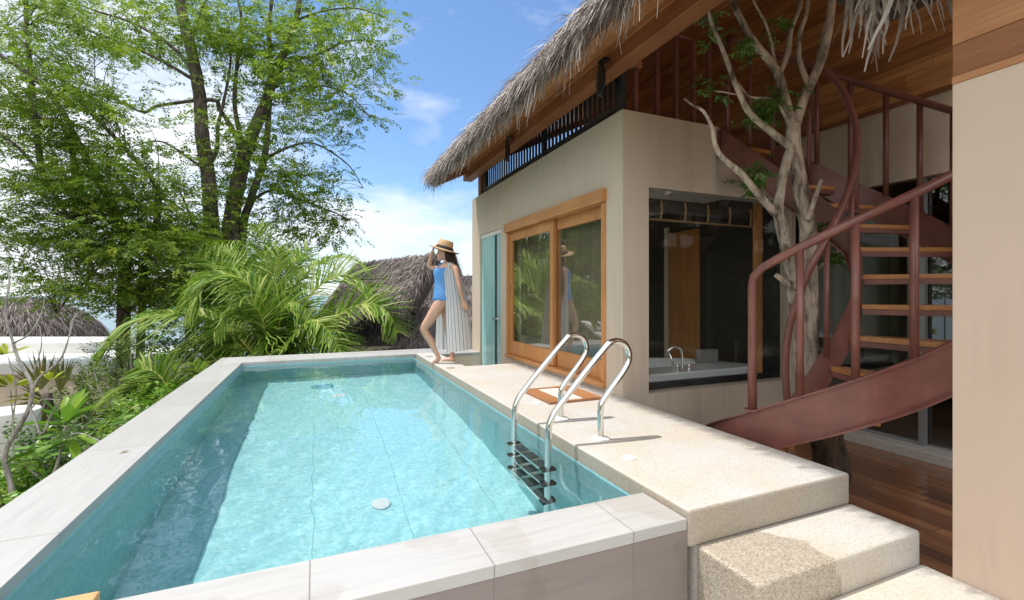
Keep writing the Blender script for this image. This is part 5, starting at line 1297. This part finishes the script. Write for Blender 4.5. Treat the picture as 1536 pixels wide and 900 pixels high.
left = math_(nt, 'MINIMUM', math_(nt, 'MAXIMUM', left, -0.06), 0.22)
low = math_(nt, 'MULTIPLY', math_(nt, 'MAXIMUM', math_(nt, 'SUBTRACT', 0.30, sx.outputs[2]), 0.0), 0.34)
mk = math_(nt, 'ADD', math_(nt, 'ADD', math_(nt, 'MULTIPLY', n1, 0.45), math_(nt, 'MULTIPLY', n2, 0.55)), math_(nt, 'ADD', left, low))
def puff(px, py, w, amp):
    v = (W(px, py, 10) - Vector((0, 0, CAMZ))).normalized()
    d_ = nd(nt, 'ShaderNodeVectorMath', {0: dirv, 1: v}, operation='DISTANCE').outputs['Value']
    return math_(nt, 'MULTIPLY', math_(nt, 'SUBTRACT', 1.0, math_(nt, 'DIVIDE', d_, w), True), amp)
for a_ in ((645, 180, 0.13, 0.17), (600, 308, 0.10, 0.12), (690, 345, 0.12, 0.18), (560, 385, 0.16, 0.16)): mk = math_(nt, 'ADD', mk, puff(*a_))
mk = ramp(nt, mk, [(0.50, 0.0), (0.60, 0.45), (0.72, 0.95)])
back = math_(nt, 'MULTIPLY', math_(nt, 'ADD', math_(nt, 'MULTIPLY', sx.outputs[1], -1.0), 0.25), 1.3, True)      # added cloud bank behind the camera, brightened as fill for the recess
mk = math_(nt, 'MAXIMUM', mk, math_(nt, 'MULTIPLY', back, math_(nt, 'ADD', math_(nt, 'MULTIPLY', n2, 0.9), 0.35), True))
CLOUD = mix(nt, back, mix(nt, n2, (3.5, 3.65, 3.9), (5.6, 5.7, 5.85)), (9.6, 9.6, 9.5))
skyc = mix(nt, 1.0, sky.outputs[0], (0.62, 0.72, 0.805), 'MULTIPLY')
cc = mix(nt, mk, skyc, CLOUD)
bg = nd(nt, 'ShaderNodeBackground', {'Color': cc, 'Strength': 0.15}); ow = nd(nt, 'ShaderNodeOutputWorld', {0: bg.outputs[0]})

# sunlight refracted by the ripples reaches the floor of the pool
ld.cycles.is_caustics_light = True
wat.cycles.is_caustics_caster = True
for o in [basin] + [c for c in pool.children if c.type == 'MESH'] + [c for c in lad.children_recursive if c.type == 'MESH']: o.cycles.is_caustics_receiver = True

cd = bpy.data.cameras.new('camera'); co = bpy.data.objects.new('camera', cd); COL.objects.link(co)
co.location = (0, 0, CAMZ); co.rotation_euler = (rad(90), 0, -YAW)
cd.sensor_fit = 'HORIZONTAL'; cd.sensor_width = 36; cd.lens = FPX/1536*36; cd.shift_y = (CY-450)/1536; cd.clip_start = 0.05; cd.clip_end = 9000
sc.camera = co
vs = sc.view_settings; sc.display_settings.display_device = 'sRGB'; vs.view_transform = 'Standard'; vs.look = 'None'; vs.gamma = 1.0; vs.use_curve_mapping = False; vs.exposure = 0.74
sc.render.engine = 'CYCLES'; cy = sc.cycles
cy.max_bounces = 12; cy.diffuse_bounces = 6; cy.glossy_bounces = 5; cy.transmission_bounces = 6; cy.transparent_max_bounces = 12
cy.caustics_reflective = False; cy.caustics_refractive = True; cy.sample_clamp_indirect = 4.0; cy.blur_glossy = 0.3
cy.use_denoising = True; cy.denoiser = 'OPENIMAGEDENOISE'
try: cy.denoising_input_passes = 'RGB_ALBEDO_NORMAL'
except Exception: pass
